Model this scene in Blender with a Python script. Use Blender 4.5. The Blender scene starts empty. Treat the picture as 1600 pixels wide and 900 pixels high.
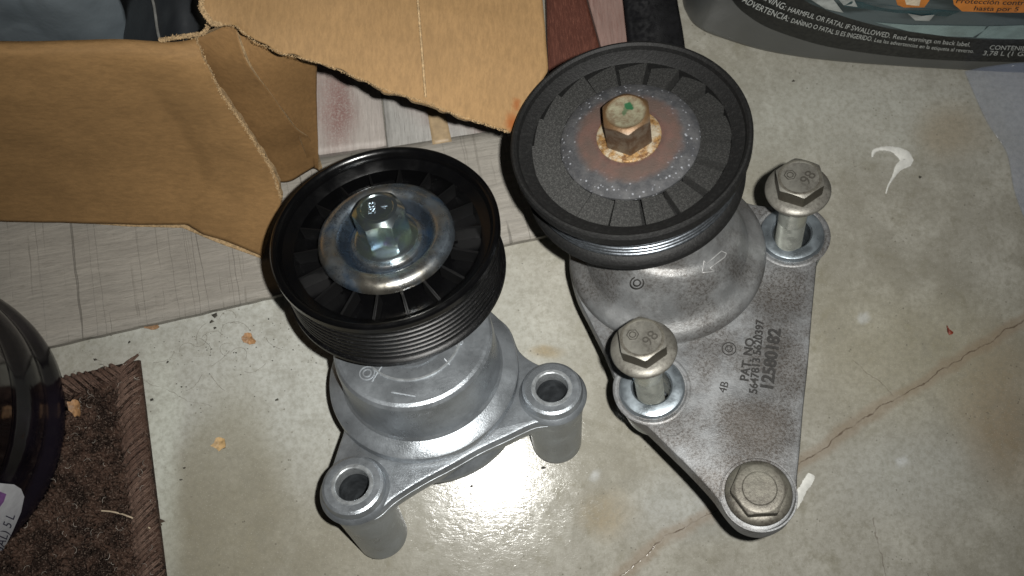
import bpy, bmesh, math, random
from mathutils import Vector, Matrix, noise
random.seed(11)
R_ = math.radians
scene = bpy.context.scene
COL = scene.collection

# ------------------------------------------------------------------ camera, world, flash
FPX = 1350.0                      # focal length in pixels of the 1600 px wide photograph
CAM_H = 0.372                     # camera height over the concrete, metres
def _d(px, py):
    return Vector((px-800, 450-py, -FPX)).normalized()
NZ = -_d(740, 745)                # floor normal in camera axes
XZ = (Vector((1, 0, 0))-NZ*NZ.x).normalized()
YZ = NZ.cross(XZ)
C2W = Matrix((XZ, YZ, NZ))        # camera axes -> world axes
cam_d = bpy.data.cameras.new('camera'); cam = bpy.data.objects.new('camera', cam_d); COL.objects.link(cam)
cam_d.sensor_width = 36; cam_d.lens = FPX/1600*36; cam_d.clip_start = .005; cam_d.clip_end = 50
cam_d.dof.use_dof = True; cam_d.dof.focus_distance = .325; cam_d.dof.aperture_fstop = 17
cam.matrix_world = Matrix.Translation((0, 0, CAM_H)) @ C2W.to_4x4()
scene.camera = cam
w = bpy.data.worlds.new('World'); scene.world = w; w.use_nodes = True
bg = w.node_tree.nodes['Background']; bg.inputs[0].default_value = (.80, .92, 1, 1); bg.inputs[1].default_value = .008
fl_d = bpy.data.lights.new('flash_lamp', 'AREA'); fl_d.shape = 'DISK'; fl_d.size = .005; fl_d.spread = R_(122); fl_d.energy = .88
fl_d.color = (1, .985, .94)
fl = bpy.data.objects.new('flash_lamp', fl_d); COL.objects.link(fl)
fl.matrix_world = Matrix.Translation(Vector((0, 0, CAM_H)) + C2W @ Vector((.016, .006, .0))) @ C2W.to_4x4()
scene.view_settings.view_transform = 'Standard'; scene.view_settings.look = 'None'
scene.view_settings.exposure = 0; scene.view_settings.gamma = 1
scene.render.engine = 'CYCLES'

def P(px, py, h=0.0):
    """point at height h on the line of sight of a photo pixel"""
    r = C2W @ (Vector((px-800, 450-py, -FPX))/FPX)
    return Vector((0, 0, CAM_H)) + r*((h-CAM_H)/r.z)

# ------------------------------------------------------------------ node helpers
class NT:
    def __init__(s, name):
        s.m = bpy.data.materials.new(name); s.m.use_nodes = True; s.t = s.m.node_tree
        s.b = s.t.nodes['Principled BSDF']; s.co = s.t.nodes.new('ShaderNodeTexCoord').outputs['Object']
    def n(s, typ, **kw):
        nd = s.t.nodes.new(typ)
        for k, v in kw.items(): setattr(nd, k, v)
        return nd
    def put(s, sock, v):
        if hasattr(v, 'is_linked') or hasattr(v, 'links'): s.t.links.new(v, sock)
        else: sock.default_value = v
    def math(s, op, a, b=0, c=0, clamp=False):
        nd = s.n('ShaderNodeMath', operation=op); nd.use_clamp = clamp
        s.put(nd.inputs[0], a); s.put(nd.inputs[1], b); s.put(nd.inputs[2], c); return nd.outputs[0]
    def vmath(s, op, a, b=(0, 0, 0), out=0):
        nd = s.n('ShaderNodeVectorMath', operation=op); s.put(nd.inputs[0], a); s.put(nd.inputs[1], b); return nd.outputs[out]
    def noise(s, scale, detail=4, rough=.55, vec=None, col=False, dist=0):
        nd = s.n('ShaderNodeTexNoise'); s.put(nd.inputs['Vector'], vec or s.co)
        nd.inputs['Scale'].default_value = scale; nd.inputs['Detail'].default_value = detail
        nd.inputs['Roughness'].default_value = rough; nd.inputs['Distortion'].default_value = dist
        return nd.outputs[1 if col else 0]
    def scale(s, vec, xyz, rot=0):
        nd = s.n('ShaderNodeMapping'); s.put(nd.inputs['Vector'], vec); nd.inputs['Scale'].default_value = xyz
        nd.inputs['Rotation'].default_value = (0, 0, rot); return nd.outputs[0]
    def ramp(s, f, a, b, lo=0., hi=1., smooth=True):
        nd = s.n('ShaderNodeMapRange'); nd.interpolation_type = 'SMOOTHSTEP' if smooth else 'LINEAR'
        s.put(nd.inputs[0], f); nd.inputs[1].default_value = a; nd.inputs[2].default_value = b
        nd.inputs[3].default_value = lo; nd.inputs[4].default_value = hi; return nd.outputs[0]
    def mix(s, f, a, b):
        nd = s.n('ShaderNodeMix', data_type='RGBA'); s.put(nd.inputs[0], f)
        for i, v in ((6, a), (7, b)):
            if isinstance(v, tuple) and len(v) == 3: v = v+(1,)
            s.put(nd.inputs[i], v)
        return nd.outputs[2]
    def warp(s, amp, scale, vec=None):
        v = vec or s.co
        c = s.vmath('SUBTRACT', s.noise(scale, 3, .5, v, col=True), (.5, .5, .5))
        sc = s.vmath('MULTIPLY', c, (amp*2,)*3)
        return s.vmath('ADD', v, sc)
    def blob(s, vec, x, y, rx, ry, soft=.5, rot=0, z=None):
        """1 inside an ellipse at x, y, fading at its border"""
        v = s.vmath('SUBTRACT', vec, (x, y, 0 if z is None else z))
        if rot: v = s.scale(v, (1, 1, 1), -rot)
        v = s.vmath('MULTIPLY', v, (1/rx, 1/ry, 0 if z is None else 1/rx))
        return s.ramp(s.vmath('LENGTH', v, out=1), 1-soft, 1+soft*.3, 1, 0)
    def seg(s, vec, a, b, wd):
        """1 on the segment a-b"""
        ax, ay = a; dx, dy = b[0]-ax, b[1]-ay; L = math.hypot(dx, dy)
        v = s.vmath('SUBTRACT', vec, (ax, ay, 0))
        al = s.vmath('DOT_PRODUCT', v, (dx/L, dy/L, 0), out=1)
        cl = s.math('MINIMUM', s.math('MAXIMUM', al, 0), L)
        nd = s.n('ShaderNodeCombineXYZ'); s.put(nd.inputs[0], s.math('MULTIPLY', cl, dx/L)); s.put(nd.inputs[1], s.math('MULTIPLY', cl, dy/L))
        vf = s.vmath('MULTIPLY', v, (1, 1, 0))
        return s.ramp(s.vmath('LENGTH', s.vmath('SUBTRACT', vf, nd.outputs[0]), out=1), wd*.25, wd, 1, 0)
    def bump(s, h, strength=.3, dist=.0005):
        nd = s.n('ShaderNodeBump'); nd.inputs['Strength'].default_value = strength; nd.inputs['Distance'].default_value = dist
        s.put(nd.inputs['Height'], h); s.t.links.new(nd.outputs[0], s.b.inputs['Normal'])
    def done(s, col=None, rough=None, metal=None, **kw):
        if col is not None: s.put(s.b.inputs['Base Color'], col+(1,) if isinstance(col, tuple) and len(col) == 3 else col)
        if rough is not None: s.put(s.b.inputs['Roughness'], rough)
        if metal is not None: s.put(s.b.inputs['Metallic'], metal)
        for k, v in kw.items(): s.put(s.b.inputs[k.replace('_', ' ')], v)
        return s.m

def simple(name, col, rough=.5, metal=0, var=.25, vs=300, bs=2500, bstr=.15, bd=.0002, rv=.1, **kw):
    t = NT(name)
    a = t.noise(vs, 5, .6)
    c2 = tuple(max(0, x*(1-var)) for x in col); c1 = tuple(min(1, x*(1+var)) for x in col)
    cc = t.mix(t.ramp(a, .3, .7), c2, c1)
    t.bump(t.noise(bs, 3, .6), bstr, bd)
    return t.done(cc, t.ramp(t.noise(vs*1.7, 3), .3, .7, rough-rv, rough+rv), metal, **kw)

# ------------------------------------------------------------------ mesh helpers
def finish(name, bm, mat, parent=None, sharp=32, smooth=True):
    bmesh.ops.recalc_face_normals(bm, faces=bm.faces)
    me = bpy.data.meshes.new(name)
    if smooth:
        for f in bm.faces: f.smooth = True
        for e in bm.edges:
            if len(e.link_faces) == 2 and e.calc_face_angle(0) > R_(sharp): e.smooth = False
    bm.to_mesh(me); bm.free()
    if mat: me.materials.append(mat)
    o = bpy.data.objects.new(name, me); COL.objects.link(o)
    if parent: o.parent = parent
    return o
def raw(name, verts, faces, mat, parent=None, smooth=True):
    me = bpy.data.meshes.new(name); me.from_pydata([tuple(v) for v in verts], [], faces); me.update()
    if smooth: me.polygons.foreach_set('use_smooth', [True]*len(me.polygons))
    if mat: me.materials.append(mat)
    o = bpy.data.objects.new(name, me); COL.objects.link(o)
    if parent: o.parent = parent
    return o
def tag(o, label=None, cat=None, group=None, kind=None):
    if label: o['label'] = label
    if cat: o['category'] = cat
    if group: o['group'] = group
    if kind: o['kind'] = kind
    return o
def share(src, name, parent, **kw):
    o = bpy.data.objects.new(name, src.data); COL.objects.link(o); o.parent = parent
    return o
MM = .001
def lathe(bm, prof, n=96, cx=0, cy=0, closed=False, tf=None):
    """prof: (r, z) in mm"""
    rings = []
    for r, z in prof:
        if r <= 1e-6:
            rings.append([bm.verts.new((cx*MM, cy*MM, z*MM))])
        else:
            rings.append([bm.verts.new(((cx+r*math.cos(2*math.pi*i/n))*MM, (cy+r*math.sin(2*math.pi*i/n))*MM, z*MM)) for i in range(n)])
    pairs = list(zip(rings, rings[1:]))
    if closed: pairs.append((rings[-1], rings[0]))
    for a, b in pairs:
        for i in range(n):
            j = (i+1) % n
            if len(a) == 1 and len(b) == 1: continue
            if len(a) == 1: bm.faces.new((a[0], b[i], b[j]))
            elif len(b) == 1: bm.faces.new((a[i], a[j], b[0]))
            else: bm.faces.new((a[i], a[j], b[j], b[i]))
    if tf:
        for rg in rings:
            for v in rg: v.co = tf @ v.co
    return rings
def spline(pts, n=6, closed=True):
    out = []; k = len(pts); D = len(pts[0])
    rng = range(k) if closed else range(k-1)
    for i in rng:
        g = lambda j: pts[j % k] if closed else pts[min(max(j, 0), k-1)]
        p0, p1, p2, p3 = g(i-1), g(i), g(i+1), g(i+2)
        for s in range(n):
            t = s/n
            out.append(tuple(.5*(2*p1[a]+(p2[a]-p0[a])*t+(2*p0[a]-5*p1[a]+4*p2[a]-p3[a])*t*t+(3*p1[a]-p0[a]-3*p2[a]+p3[a])*t**3) for a in range(D)))
    if not closed: out.append(tuple(pts[-1]))
    return out
def slab(bm, outline, rows):
    """outline (mm, ccw); rows of (z, inset) from top to bottom, capped"""
    n = len(outline); nr = []
    area = sum(outline[i][0]*outline[(i+1) % n][1]-outline[(i+1) % n][0]*outline[i][1] for i in range(n))
    sg = 1 if area > 0 else -1
    for i in range(n):
        a, b = outline[i-1], outline[(i+1) % n]; dx, dy = b[0]-a[0], b[1]-a[1]; L = math.hypot(dx, dy) or 1
        nr.append((-dy/L*sg, dx/L*sg))
    rings = []
    for z, ins in rows:
        rings.append([bm.verts.new(((p[0]+q[0]*ins)*MM, (p[1]+q[1]*ins)*MM, z*MM)) for p, q in zip(outline, nr)])
    for a, b in zip(rings, rings[1:]):
        for i in range(n):
            j = (i+1) % n; bm.faces.new((a[i], a[j], b[j], b[i]))
    for rg in (rings[0], rings[-1]):
        try: bm.faces.new(rg)
        except Exception: pass
def tube(V, F, pts, r, k=6, cap=True):
    """append a tube through pts (Vectors, metres) to vertex / face lists; r may be a list"""
    b0 = len(V); n = len(pts)
    for i, p in enumerate(pts):
        t = (pts[min(i+1, n-1)]-pts[max(i-1, 0)])
        t = t.normalized() if t.length > 1e-9 else Vector((0, 0, 1))
        u = t.cross(Vector((0, 0, 1)) if abs(t.z) < .9 else Vector((1, 0, 0))).normalized(); v = t.cross(u)
        rr = r[i] if isinstance(r, (list, tuple)) else r
        for j in range(k):
            a = 2*math.pi*j/k; V.append(p+u*(rr*math.cos(a))+v*(rr*math.sin(a)))
    for i in range(n-1):
        for j in range(k):
            a = b0+i*k+j; b = b0+i*k+(j+1) % k; F.append((a, b, b+k, a+k))
    if cap:
        F.append(tuple(b0+j for j in range(k))); F.append(tuple(b0+(n-1)*k+j for j in range(k)))
def text_mesh(s, size=1.0, extrude=0.0, shear=0.0, bold=0.0, align='CENTER'):
    cu = bpy.data.curves.new('t', 'FONT'); cu.body = s; cu.size = size; cu.extrude = extrude; cu.shear = shear; cu.offset = bold
    cu.align_x = align; cu.resolution_u = 3
    o = bpy.data.objects.new('t', cu); COL.objects.link(o)
    bpy.context.view_layer.update()
    dg = bpy.context.evaluated_depsgraph_get(); me = bpy.data.meshes.new_from_object(o.evaluated_get(dg))
    bpy.data.objects.remove(o); bpy.data.curves.remove(cu)
    return [v.co.copy() for v in me.vertices], [tuple(p.vertices) for p in me.polygons]
def local_text(name, s, x, y, z, size, rot, mat, parent, extrude=.2, **kw):
    """raised lettering in a device's own mm axes"""
    V, F = text_mesh(s, size, extrude, **kw); ym = (min(v.y for v in V)+max(v.y for v in V))/2
    for v in V: v.y -= ym
    c, sn = math.cos(rot), math.sin(rot)
    return raw(name, [((x+v.x*c-v.y*sn)*MM, (y+v.x*sn+v.y*c)*MM, (z+v.z)*MM) for v in V], F, mat, parent, smooth=False)
def resample(pts, n):
    d = [0]
    for a, b in zip(pts, pts[1:]): d.append(d[-1]+(Vector(b)-Vector(a)).length)
    out = []; L = d[-1]
    for i in range(n):
        t = L*i/(n-1); k = 0
        while k < len(pts)-2 and d[k+1] < t: k += 1
        u = (t-d[k])/max(d[k+1]-d[k], 1e-9); out.append(Vector(pts[k]).lerp(Vector(pts[k+1]), u))
    return out
def coons(top, bot, left, right, nu, nv, smooth=(1, 1, 1, 1)):
    """surface through four border lines given as (px, py, h) photo sight lines + heights"""
    def c(pl, n, s):
        q = [P(*p) for p in pl]
        if s and len(q) > 2: q = [Vector(x) for x in spline([tuple(v) for v in q], 6, False)]
        return resample(q, n)
    T, B, Lf, Rt = c(top, nu, smooth[0]), c(bot, nu, smooth[1]), c(left, nv, smooth[2]), c(right, nv, smooth[3])
    g = []
    for j in range(nv):
        v = j/(nv-1); row = []
        for i in range(nu):
            u = i/(nu-1)
            s = T[i]*(1-v)+B[i]*v + Lf[j]*(1-u)+Rt[j]*u
            s -= (T[0]*(1-u)*(1-v)+T[-1]*u*(1-v)+B[0]*(1-u)*v+B[-1]*u*v)
            row.append(s)
        g.append(row)
    return g
def sheet(name, g, thick, mat, parent=None, ripple=0, rfreq=20, jag=None, jag_amp=.0006, smooth=True, edge=None):
    nv, nu = len(g), len(g[0])
    N = [[None]*nu for _ in range(nv)]
    for j in range(nv):
        for i in range(nu):
            a = g[j][min(i+1, nu-1)]-g[j][max(i-1, 0)]; b = g[min(j+1, nv-1)][i]-g[max(j-1, 0)][i]
            nn = a.cross(b); nn = nn.normalized() if nn.length > 0 else Vector((0, 0, 1))
            if nn.z < 0: nn = -nn
            N[j][i] = nn
    top = []; bot = []
    for j in range(nv):
        for i in range(nu):
            p = g[j][i].copy(); nn = N[j][i]
            if ripple: p += nn*(ripple*noise.noise(p*rfreq) + ripple*.4*noise.noise(p*rfreq*3.1))
            if jag:
                e = 0
                if 'b' in jag and j == nv-1: e = 1
                if 't' in jag and j == 0: e = 1
                if 'r' in jag and i == nu-1: e = 1
                if 'l' in jag and i == 0: e = 1
                if e: p += Vector((noise.noise(p*260), noise.noise(p*260+Vector((9, 3, 1))), 0))*jag_amp*1.6
            top.append(p); bot.append(p-nn*thick)
    n = nu*nv; V = top+bot; F = []
    for j in range(nv-1):
        for i in range(nu-1):
            a = j*nu+i; F.append((a, a+nu, a+nu+1, a+1)); F.append((n+a, n+a+1, n+a+nu+1, n+a+nu))
    bd = [i for i in range(nu)]+[j*nu+nu-1 for j in range(1, nv)]+[(nv-1)*nu+i for i in range(nu-2, -1, -1)]+[j*nu for j in range(nv-2, 0, -1)]
    E0 = len(F)
    for a, b in zip(bd, bd[1:]+bd[:1]): F.append((a, b, n+b, n+a))
    o = raw(name, V, F, mat, parent, smooth)
    me = o.data
    if edge:
        me.materials.append(edge)
        for k in range(E0, len(F)): me.polygons[k].material_index = 1
    for k in range(E0, len(F)): me.polygons[k].use_smooth = False
    bm = bmesh.new(); bm.from_mesh(me); bmesh.ops.recalc_face_normals(bm, faces=bm.faces); bm.to_mesh(me); bm.free()
    return o

# ------------------------------------------------------------------ concrete floor
t = NT('concrete')
wv = t.warp(.012, 22); wf = t.warp(.0022, 160)
big = t.noise(9, 5, .6); mid = t.noise(48, 6, .62); fine = t.noise(420, 5, .7); grit = t.noise(1700, 3, .7)
col = t.mix(t.ramp(big, .35, .65), (.245, .232, .190), (.332, .320, .280))
col = t.mix(t.math('MULTIPLY', t.ramp(mid, .42, .70), .55), col, (.44, .43, .38))
col = t.mix(t.math('MULTIPLY', t.ramp(t.noise(75, 5, .7, wv), .52, .72), .6), col, (.20, .185, .135))
col = t.mix(t.math('MULTIPLY', t.ramp(t.noise(230, 5, .75), .5, .68), .4), col, (.17, .16, .12))
def fb(px, py, rx, ry, c, a, soft=.8, rot=0, vec=None):
    global col
    p = P(px, py); k = CAM_H/FPX
    m = t.blob(vec or wv, p.x, p.y, rx*k, ry*k, soft, rot)
    col = t.mix(t.math('MULTIPLY', m, a), col, c)
fb(520, 560, 420, 230, (.47, .485, .455), .7)
fb(330, 450, 330, 60, (.49, .51, .475), .5, rot=.21)
fb(250, 720, 40, 200, (.52, .54, .48), .7, .6, .12)
fb(350, 800, 95, 210, (.23, .21, .15), .6, .45)
fb(470, 890, 200, 110, (.26, .24, .18), .45, .8)
fb(1300, 180, 420, 110, (.44, .45, .41), .45)
fb(1480, 210, 70, 60, (.26, .19, .10), .45)
fb(1560, 640, 90, 150, (.22, .155, .085), .6)
fb(1420, 560, 210, 150, (.31, .285, .20), .5)
fb(960, 800, 60, 40, (.28, .20, .09), .5)
fb(855, 553, 26, 14, (.25, .18, .08), .6)
fb(1420, 740, 150, 90, (.36, .37, .35), .4)
fb(1080, 800, 110, 60, (.40, .42, .42), .4)
for (x, y, r_) in ((1349, 497, 15), (1410, 720, 14), (930, 745, 14), (575, 500, 22), (515, 410, 18)):
    fb(x, y, r_, r_*.7, (.55, .57, .58), .5, .7, .6, wf)
# fine specks, pits, crack
sp = t.n('ShaderNodeTexVoronoi'); t.put(sp.inputs['Vector'], t.co); sp.inputs['Scale'].default_value = 330
spm = t.math('MULTIPLY', t.ramp(sp.outputs['Distance'], .05, .17, 1, 0), t.ramp(t.noise(60, 2), .52, .60))
col = t.mix(t.math('MULTIPLY', spm, .75), col, (.09, .08, .06))
col = t.mix(t.math('MULTIPLY', t.ramp(fine, .38, .68), .42), col, (.19, .178, .14))
col = t.mix(t.math('MULTIPLY', t.ramp(t.noise(26, 6, .75, t.warp(.02, 15)), .52, .66), .35), col, (.20, .19, .155))
col = t.mix(t.math('MULTIPLY', t.ramp(grit, .55, .8), .45), col, (.62, .62, .57))
cr = None; stain = None
crp = [(1640, 468), (1600, 500), (1515, 553), (1400, 622), (1320, 675), (1248, 728), (1120, 800), (1030, 850), (960, 905), (900, 960)]
wc = t.warp(.0013, 260, t.warp(.003, 60))
for a, b in zip(crp, crp[1:]):
    pa, pb = P(*a), P(*b)
    m = t.seg(wc, pa.xy, pb.xy, .00040); st = t.seg(wc, pa.xy, pb.xy, .0048)
    cr = m if cr is None else t.math('MAXIMUM', cr, m); stain = st if stain is None else t.math('MAXIMUM', stain, st)
for a, b, wd in (((1330, 560), (1395, 618), .0003), ((1365, 810), (1385, 900), .0004), ((150, 560), (330, 640), .0002)):
    m = t.math('MULTIPLY', t.seg(wc, P(*a).xy, P(*b).xy, wd), .6); cr = t.math('MAXIMUM', cr, m)
crn = t.math('MULTIPLY', cr, t.ramp(t.noise(130, 3), .38, .56, .25, 1))
col = t.mix(t.math('MULTIPLY', stain, .42), col, (.23, .165, .11))
col = t.mix(t.math('MULTIPLY', crn, .75), col, (.08, .055, .038))
wr = t.scale(t.warp(.004, 90), (1, 2.6, 1), .5)
hgt = t.math('ADD', t.math('MULTIPLY', t.noise(260, 5, .65, wr), 1.0), t.math('ADD', t.math('MULTIPLY', fine, .5), t.math('MULTIPLY', crn, -1.6)))
t.bump(hgt, .30, .00024)
concrete = t.done(col, t.ramp(t.noise(210, 6, .75), .30, .72, .10, .20), 0, Specular_IOR_Level=.26)
bm = bmesh.new()
for y in range(9):
    for x in range(9): bm.verts.new((-1.2+.3*x, -1.2+.3*y, 0))
bm.verts.ensure_lookup_table()
for y in range(8):
    for x in range(8):
        a = y*9+x; bm.faces.new([bm.verts[i] for i in (a, a+1, a+10, a+9)])
floor = finish('floor', bm, concrete); tag(floor, kind='structure')

# ------------------------------------------------------------------ metals and plastics
def cast(name, base, dirt=0, seed=0, rough=.42, metal=.55, patches=(), bk=1.0):
    t = NT(name); v = t.vmath('ADD', t.co, (seed, seed*.7, 0))
    n1 = t.noise(70, 5, .65, v); n2 = t.noise(600, 4, .7, v)
    c = t.mix(t.ramp(n1, .3, .7), tuple(x*.74 for x in base), tuple(min(1, x*1.12) for x in base))
    c = t.mix(t.math('MULTIPLY', t.ramp(n2, .5, .72), .3), c, tuple(x*.55 for x in base))
    c = t.mix(t.math('MULTIPLY', t.ramp(t.noise(170, 4, .6, v), .58, .70), .35), c, tuple(min(1, x*1.5) for x in base))
    if dirt:
        g = t.noise(950, 6, .85, v); msk = t.math('MULTIPLY', t.ramp(t.noise(48, 4, .6, v), .40, .62), .75)
        for (x, y, rx, ry, a) in patches:
            msk = t.math('MAXIMUM', msk, t.math('MULTIPLY', t.blob(t.warp(.006, 70), x*MM, y*MM, rx*MM, ry*MM, .7), a))
        d = t.math('MULTIPLY', t.ramp(g, .47, .57), t.math('ADD', t.math('MULTIPLY', msk, 1.0), .08), clamp=True)
        c = t.mix(t.math('MULTIPLY', d, dirt), c, (.024, .018, .014))
        c = t.mix(t.math('MULTIPLY', msk, .62*dirt), c, (.075, .064, .054))
    sp = t.n('ShaderNodeTexVoronoi'); t.put(sp.inputs['Vector'], v); sp.inputs['Scale'].default_value = 900
    h = t.math('ADD', t.noise(1500, 4, .7, v), t.math('MULTIPLY', t.noise(160, 4, .6, v), 1.0*bk))
    t.bump(h, .36*bk, .00030)
    return t.done(c, t.ramp(n1, .3, .7, rough-.08, rough+.10), metal)
alu_new = cast('cast_aluminium_clean', (.32, .345, .37), rough=.33, metal=.70)
alu_edge = simple('machined_aluminium', (.55, .58, .60), .33, .75, .18, 250, 1800, .12)
alu_old = cast('cast_aluminium_grimy', (.205, .21, .212), .8, .3, .44, .46)
alu_plate = cast('cast_aluminium_plate', (.215, .222, .228), .9, .9, .46, .42,
                 patches=((48, -34, 16, 16, .9), (34, -84, 17, 15, 1.3), (30, -96, 16, 9, 1.1), (46, -62, 10, 22, .9), (16, -103, 10, 8, 1.0), (24, -96, 10, 8, .8)))
steel_bush = simple('bushing_steel', (.28, .32, .35), .34, .85, .22, 120, 1500, .15)
dark_hole = simple('bore_metal', (.10, .11, .12), .42, .6, .35, 200, 900, .3)
t = NT('black_plastic_gloss')
t.bump(t.noise(2600, 3, .6), .10, .0002)
blk_gloss = t.done((.0018, .0018, .002), t.ramp(t.noise(160, 3), .3, .7, .16, .26), 0, Specular_IOR_Level=.5)
t = NT('black_rib_plastic'); t.bump(t.noise(1500, 3, .6), .3, .0003)
blk_rib = t.done((.0022, .0022, .0024), .52, 0, Specular_IOR_Level=.30)
t = NT('black_groove_plastic')
t.bump(t.noise(2600, 2, .8), .5, .00012)
blk_groove = t.done(t.mix(t.ramp(t.noise(2400, 2), .55, .75), (.0012, .0012, .0014), (.03, .03, .031)), .36, 0, Specular_IOR_Level=.28)
def dusty(name, a, b, rough=.7, sc=2200, lo=.45, hi=.75):
    t = NT(name); g = t.noise(sc, 3, .8); m = t.noise(55, 4)
    c = t.mix(t.math('MULTIPLY', t.ramp(g, lo, hi), t.ramp(m, .25, .6, .5, 1)), a, b)
    t.bump(g, .5, .0004); return t.done(c, rough, 0, Specular_IOR_Level=.28)
dust_rim = dusty('dusty_black_plastic', (.0055, .0055, .0055), (.015, .015, .0145), .6, 900)
dust_web = dusty('dusty_grey_web', (.015, .015, .0145), (.058, .058, .055), .8, 1900, .42, .74)
t = NT('worn_groove')
wvg = t.noise(900, 3, .7, t.scale(t.co, (1, 1, 3)))
t.bump(wvg, .3, .00005)
worn_groove = t.done(t.mix(t.ramp(wvg, .40, .62), (.09, .10, .11), (.16, .175, .195)), .30, .85)
def zinc_mat():
    t = NT('zinc_plate'); r = t.vmath('LENGTH', t.vmath('MULTIPLY', t.co, (1, 1, 0)), out=1)
    n = t.noise(60, 4, .6)
    c = t.mix(t.ramp(n, .38, .60), (.46, .43, .37), (.40, .47, .54))
    c = t.mix(t.ramp(t.noise(110, 3), .55, .72), c, (.22, .34, .52))
    c = t.mix(t.math('MULTIPLY', t.ramp(t.math('ABSOLUTE', t.math('SUBTRACT', r, .0150)), .0012, .0030, 1, 0), .75), c, (.07, .13, .22))
    pit = t.math('MULTIPLY', t.ramp(t.noise(1500, 3, .75), .52, .64), t.ramp(t.noise(45, 2), .42, .62))
    c = t.mix(t.math('MULTIPLY', pit, .8), c, (.09, .11, .14))
    t.bump(t.math('ADD', t.noise(900, 3, .7), t.noise(240, 3)), .12, .0003)
    return t.done(c, t.ramp(t.noise(200, 4), .3, .7, .20, .36), .95)
zinc = zinc_mat()
t = NT('zinc_bolt')
c = t.mix(t.ramp(t.noise(140, 3), .42, .60), (.50, .58, .62), (.60, .72, .60))
c = t.mix(t.ramp(t.noise(90, 3), .58, .70), c, (.55, .50, .66))
t.bump(t.noise(700, 4, .6), .12, .0003)
zinc_bolt = t.done(c, .17, .97)
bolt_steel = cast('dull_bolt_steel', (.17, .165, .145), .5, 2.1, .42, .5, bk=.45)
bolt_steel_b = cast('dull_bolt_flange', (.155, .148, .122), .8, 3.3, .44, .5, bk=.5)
bolt_side = cast('oily_shaded_bolt_side', (.07, .064, .048), .6, 1.3, .38, .6, bk=.6)  # oily dirt plus painted shade of hex sides that only graze the flash
dark_edge = simple('oiled_dark_steel', (.045, .042, .035), .38, .6, .4, 300, 900, .3)
stamp = simple('stamp_relief', (.035, .032, .026), .6, .1, .2)
stampz = simple('stamp_relief_bright', (.62, .72, .82), .3, .9, .1)
cast_mark = simple('cast_lettering', (.014, .013, .012), .7, 0, .4, 900)
cast_arrow_m = simple('cast_arrow_metal', (.30, .30, .30), .5, .4, .2)
cast_mark2 = simple('cast_ridge', (.42, .45, .48), .4, .6, .15)
t = NT('rusty_shield')
rr = t.vmath('LENGTH', t.vmath('MULTIPLY', t.warp(.0022, 170), (1, 1, 0)), out=1)
c = t.mix(t.ramp(t.noise(300, 4, .7), .35, .7), (.026, .027, .030), (.056, .056, .058))
wsp = t.n('ShaderNodeTexVoronoi'); t.put(wsp.inputs['Vector'], t.co); wsp.inputs['Scale'].default_value = 620
wspm = t.math('MULTIPLY', t.ramp(wsp.outputs['Distance'], .13, .30, 1, 0), t.math('MULTIPLY', t.ramp(t.noise(700, 2), .44, .56), t.ramp(rr, .0145, .0175)))
c = t.mix(t.math('MULTIPLY', wspm, .65), c, (.30, .31, .34))
rust = t.ramp(rr, .0158, .0190, 1, 0)
c = t.mix(t.math('MULTIPLY', rust, .92), c, t.mix(t.ramp(t.noise(120, 4), .35, .65), (.062, .040, .031), (.088, .046, .035)))
c = t.mix(t.ramp(rr, .0105, .0130, 1, 0), c, t.mix(t.ramp(t.noise(380, 4, .7), .35, .7), (.080, .038, .029), (.045, .026, .020)))
t.bump(t.math('ADD', t.noise(1200, 4, .75), t.math('MULTIPLY', wspm, .5)), .5, .0004)
rust_shield = t.done(c, .75, 0)
t = NT('flaky_gold_rust')
g = t.noise(520, 5, .75)
t.bump(g, .6, .0006)
gold_rust = t.done(t.mix(t.ramp(t.noise(180, 4, .7), .42, .62), t.mix(t.ramp(g, .4, .6), (.12, .055, .018), (.30, .175, .065)), (.40, .35, .26)), .5, .4)
t = NT('rusty_bolt')
g = t.noise(240, 5, .7); up = t.n('ShaderNodeSeparateXYZ'); t.put(up.inputs[0], t.co)
c = t.mix(t.ramp(g, .38, .62), (.125, .098, .072), (.075, .045, .027))
topm = t.ramp(up.outputs[2], .0098, .0112)
topn = t.mix(t.ramp(t.noise(330, 5, .7), .38, .65), (.27, .255, .175), (.165, .125, .08))
rim = t.ramp(t.vmath('LENGTH', t.vmath('MULTIPLY', t.warp(.0008, 300), (1, 1, 0)), out=1), .0052, .0068)
topn = t.mix(rim, topn, (.115, .066, .030))
c = t.mix(topm, c, topn)
gp = t.math('MULTIPLY', t.blob(t.warp(.0016, 420), .0012, .0022, .0017, .0017, .3), topm)
gp = t.math('MAXIMUM', gp, t.math('MULTIPLY', t.math('MULTIPLY', t.blob(t.warp(.0016, 420), -.0002, .0004, .0009, .0019, .4), topm), .6))
c = t.mix(gp, c, (.025, .105, .045))
t.bump(g, .5, .0005)
rusty_bolt = t.done(c, .5, .45)

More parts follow.
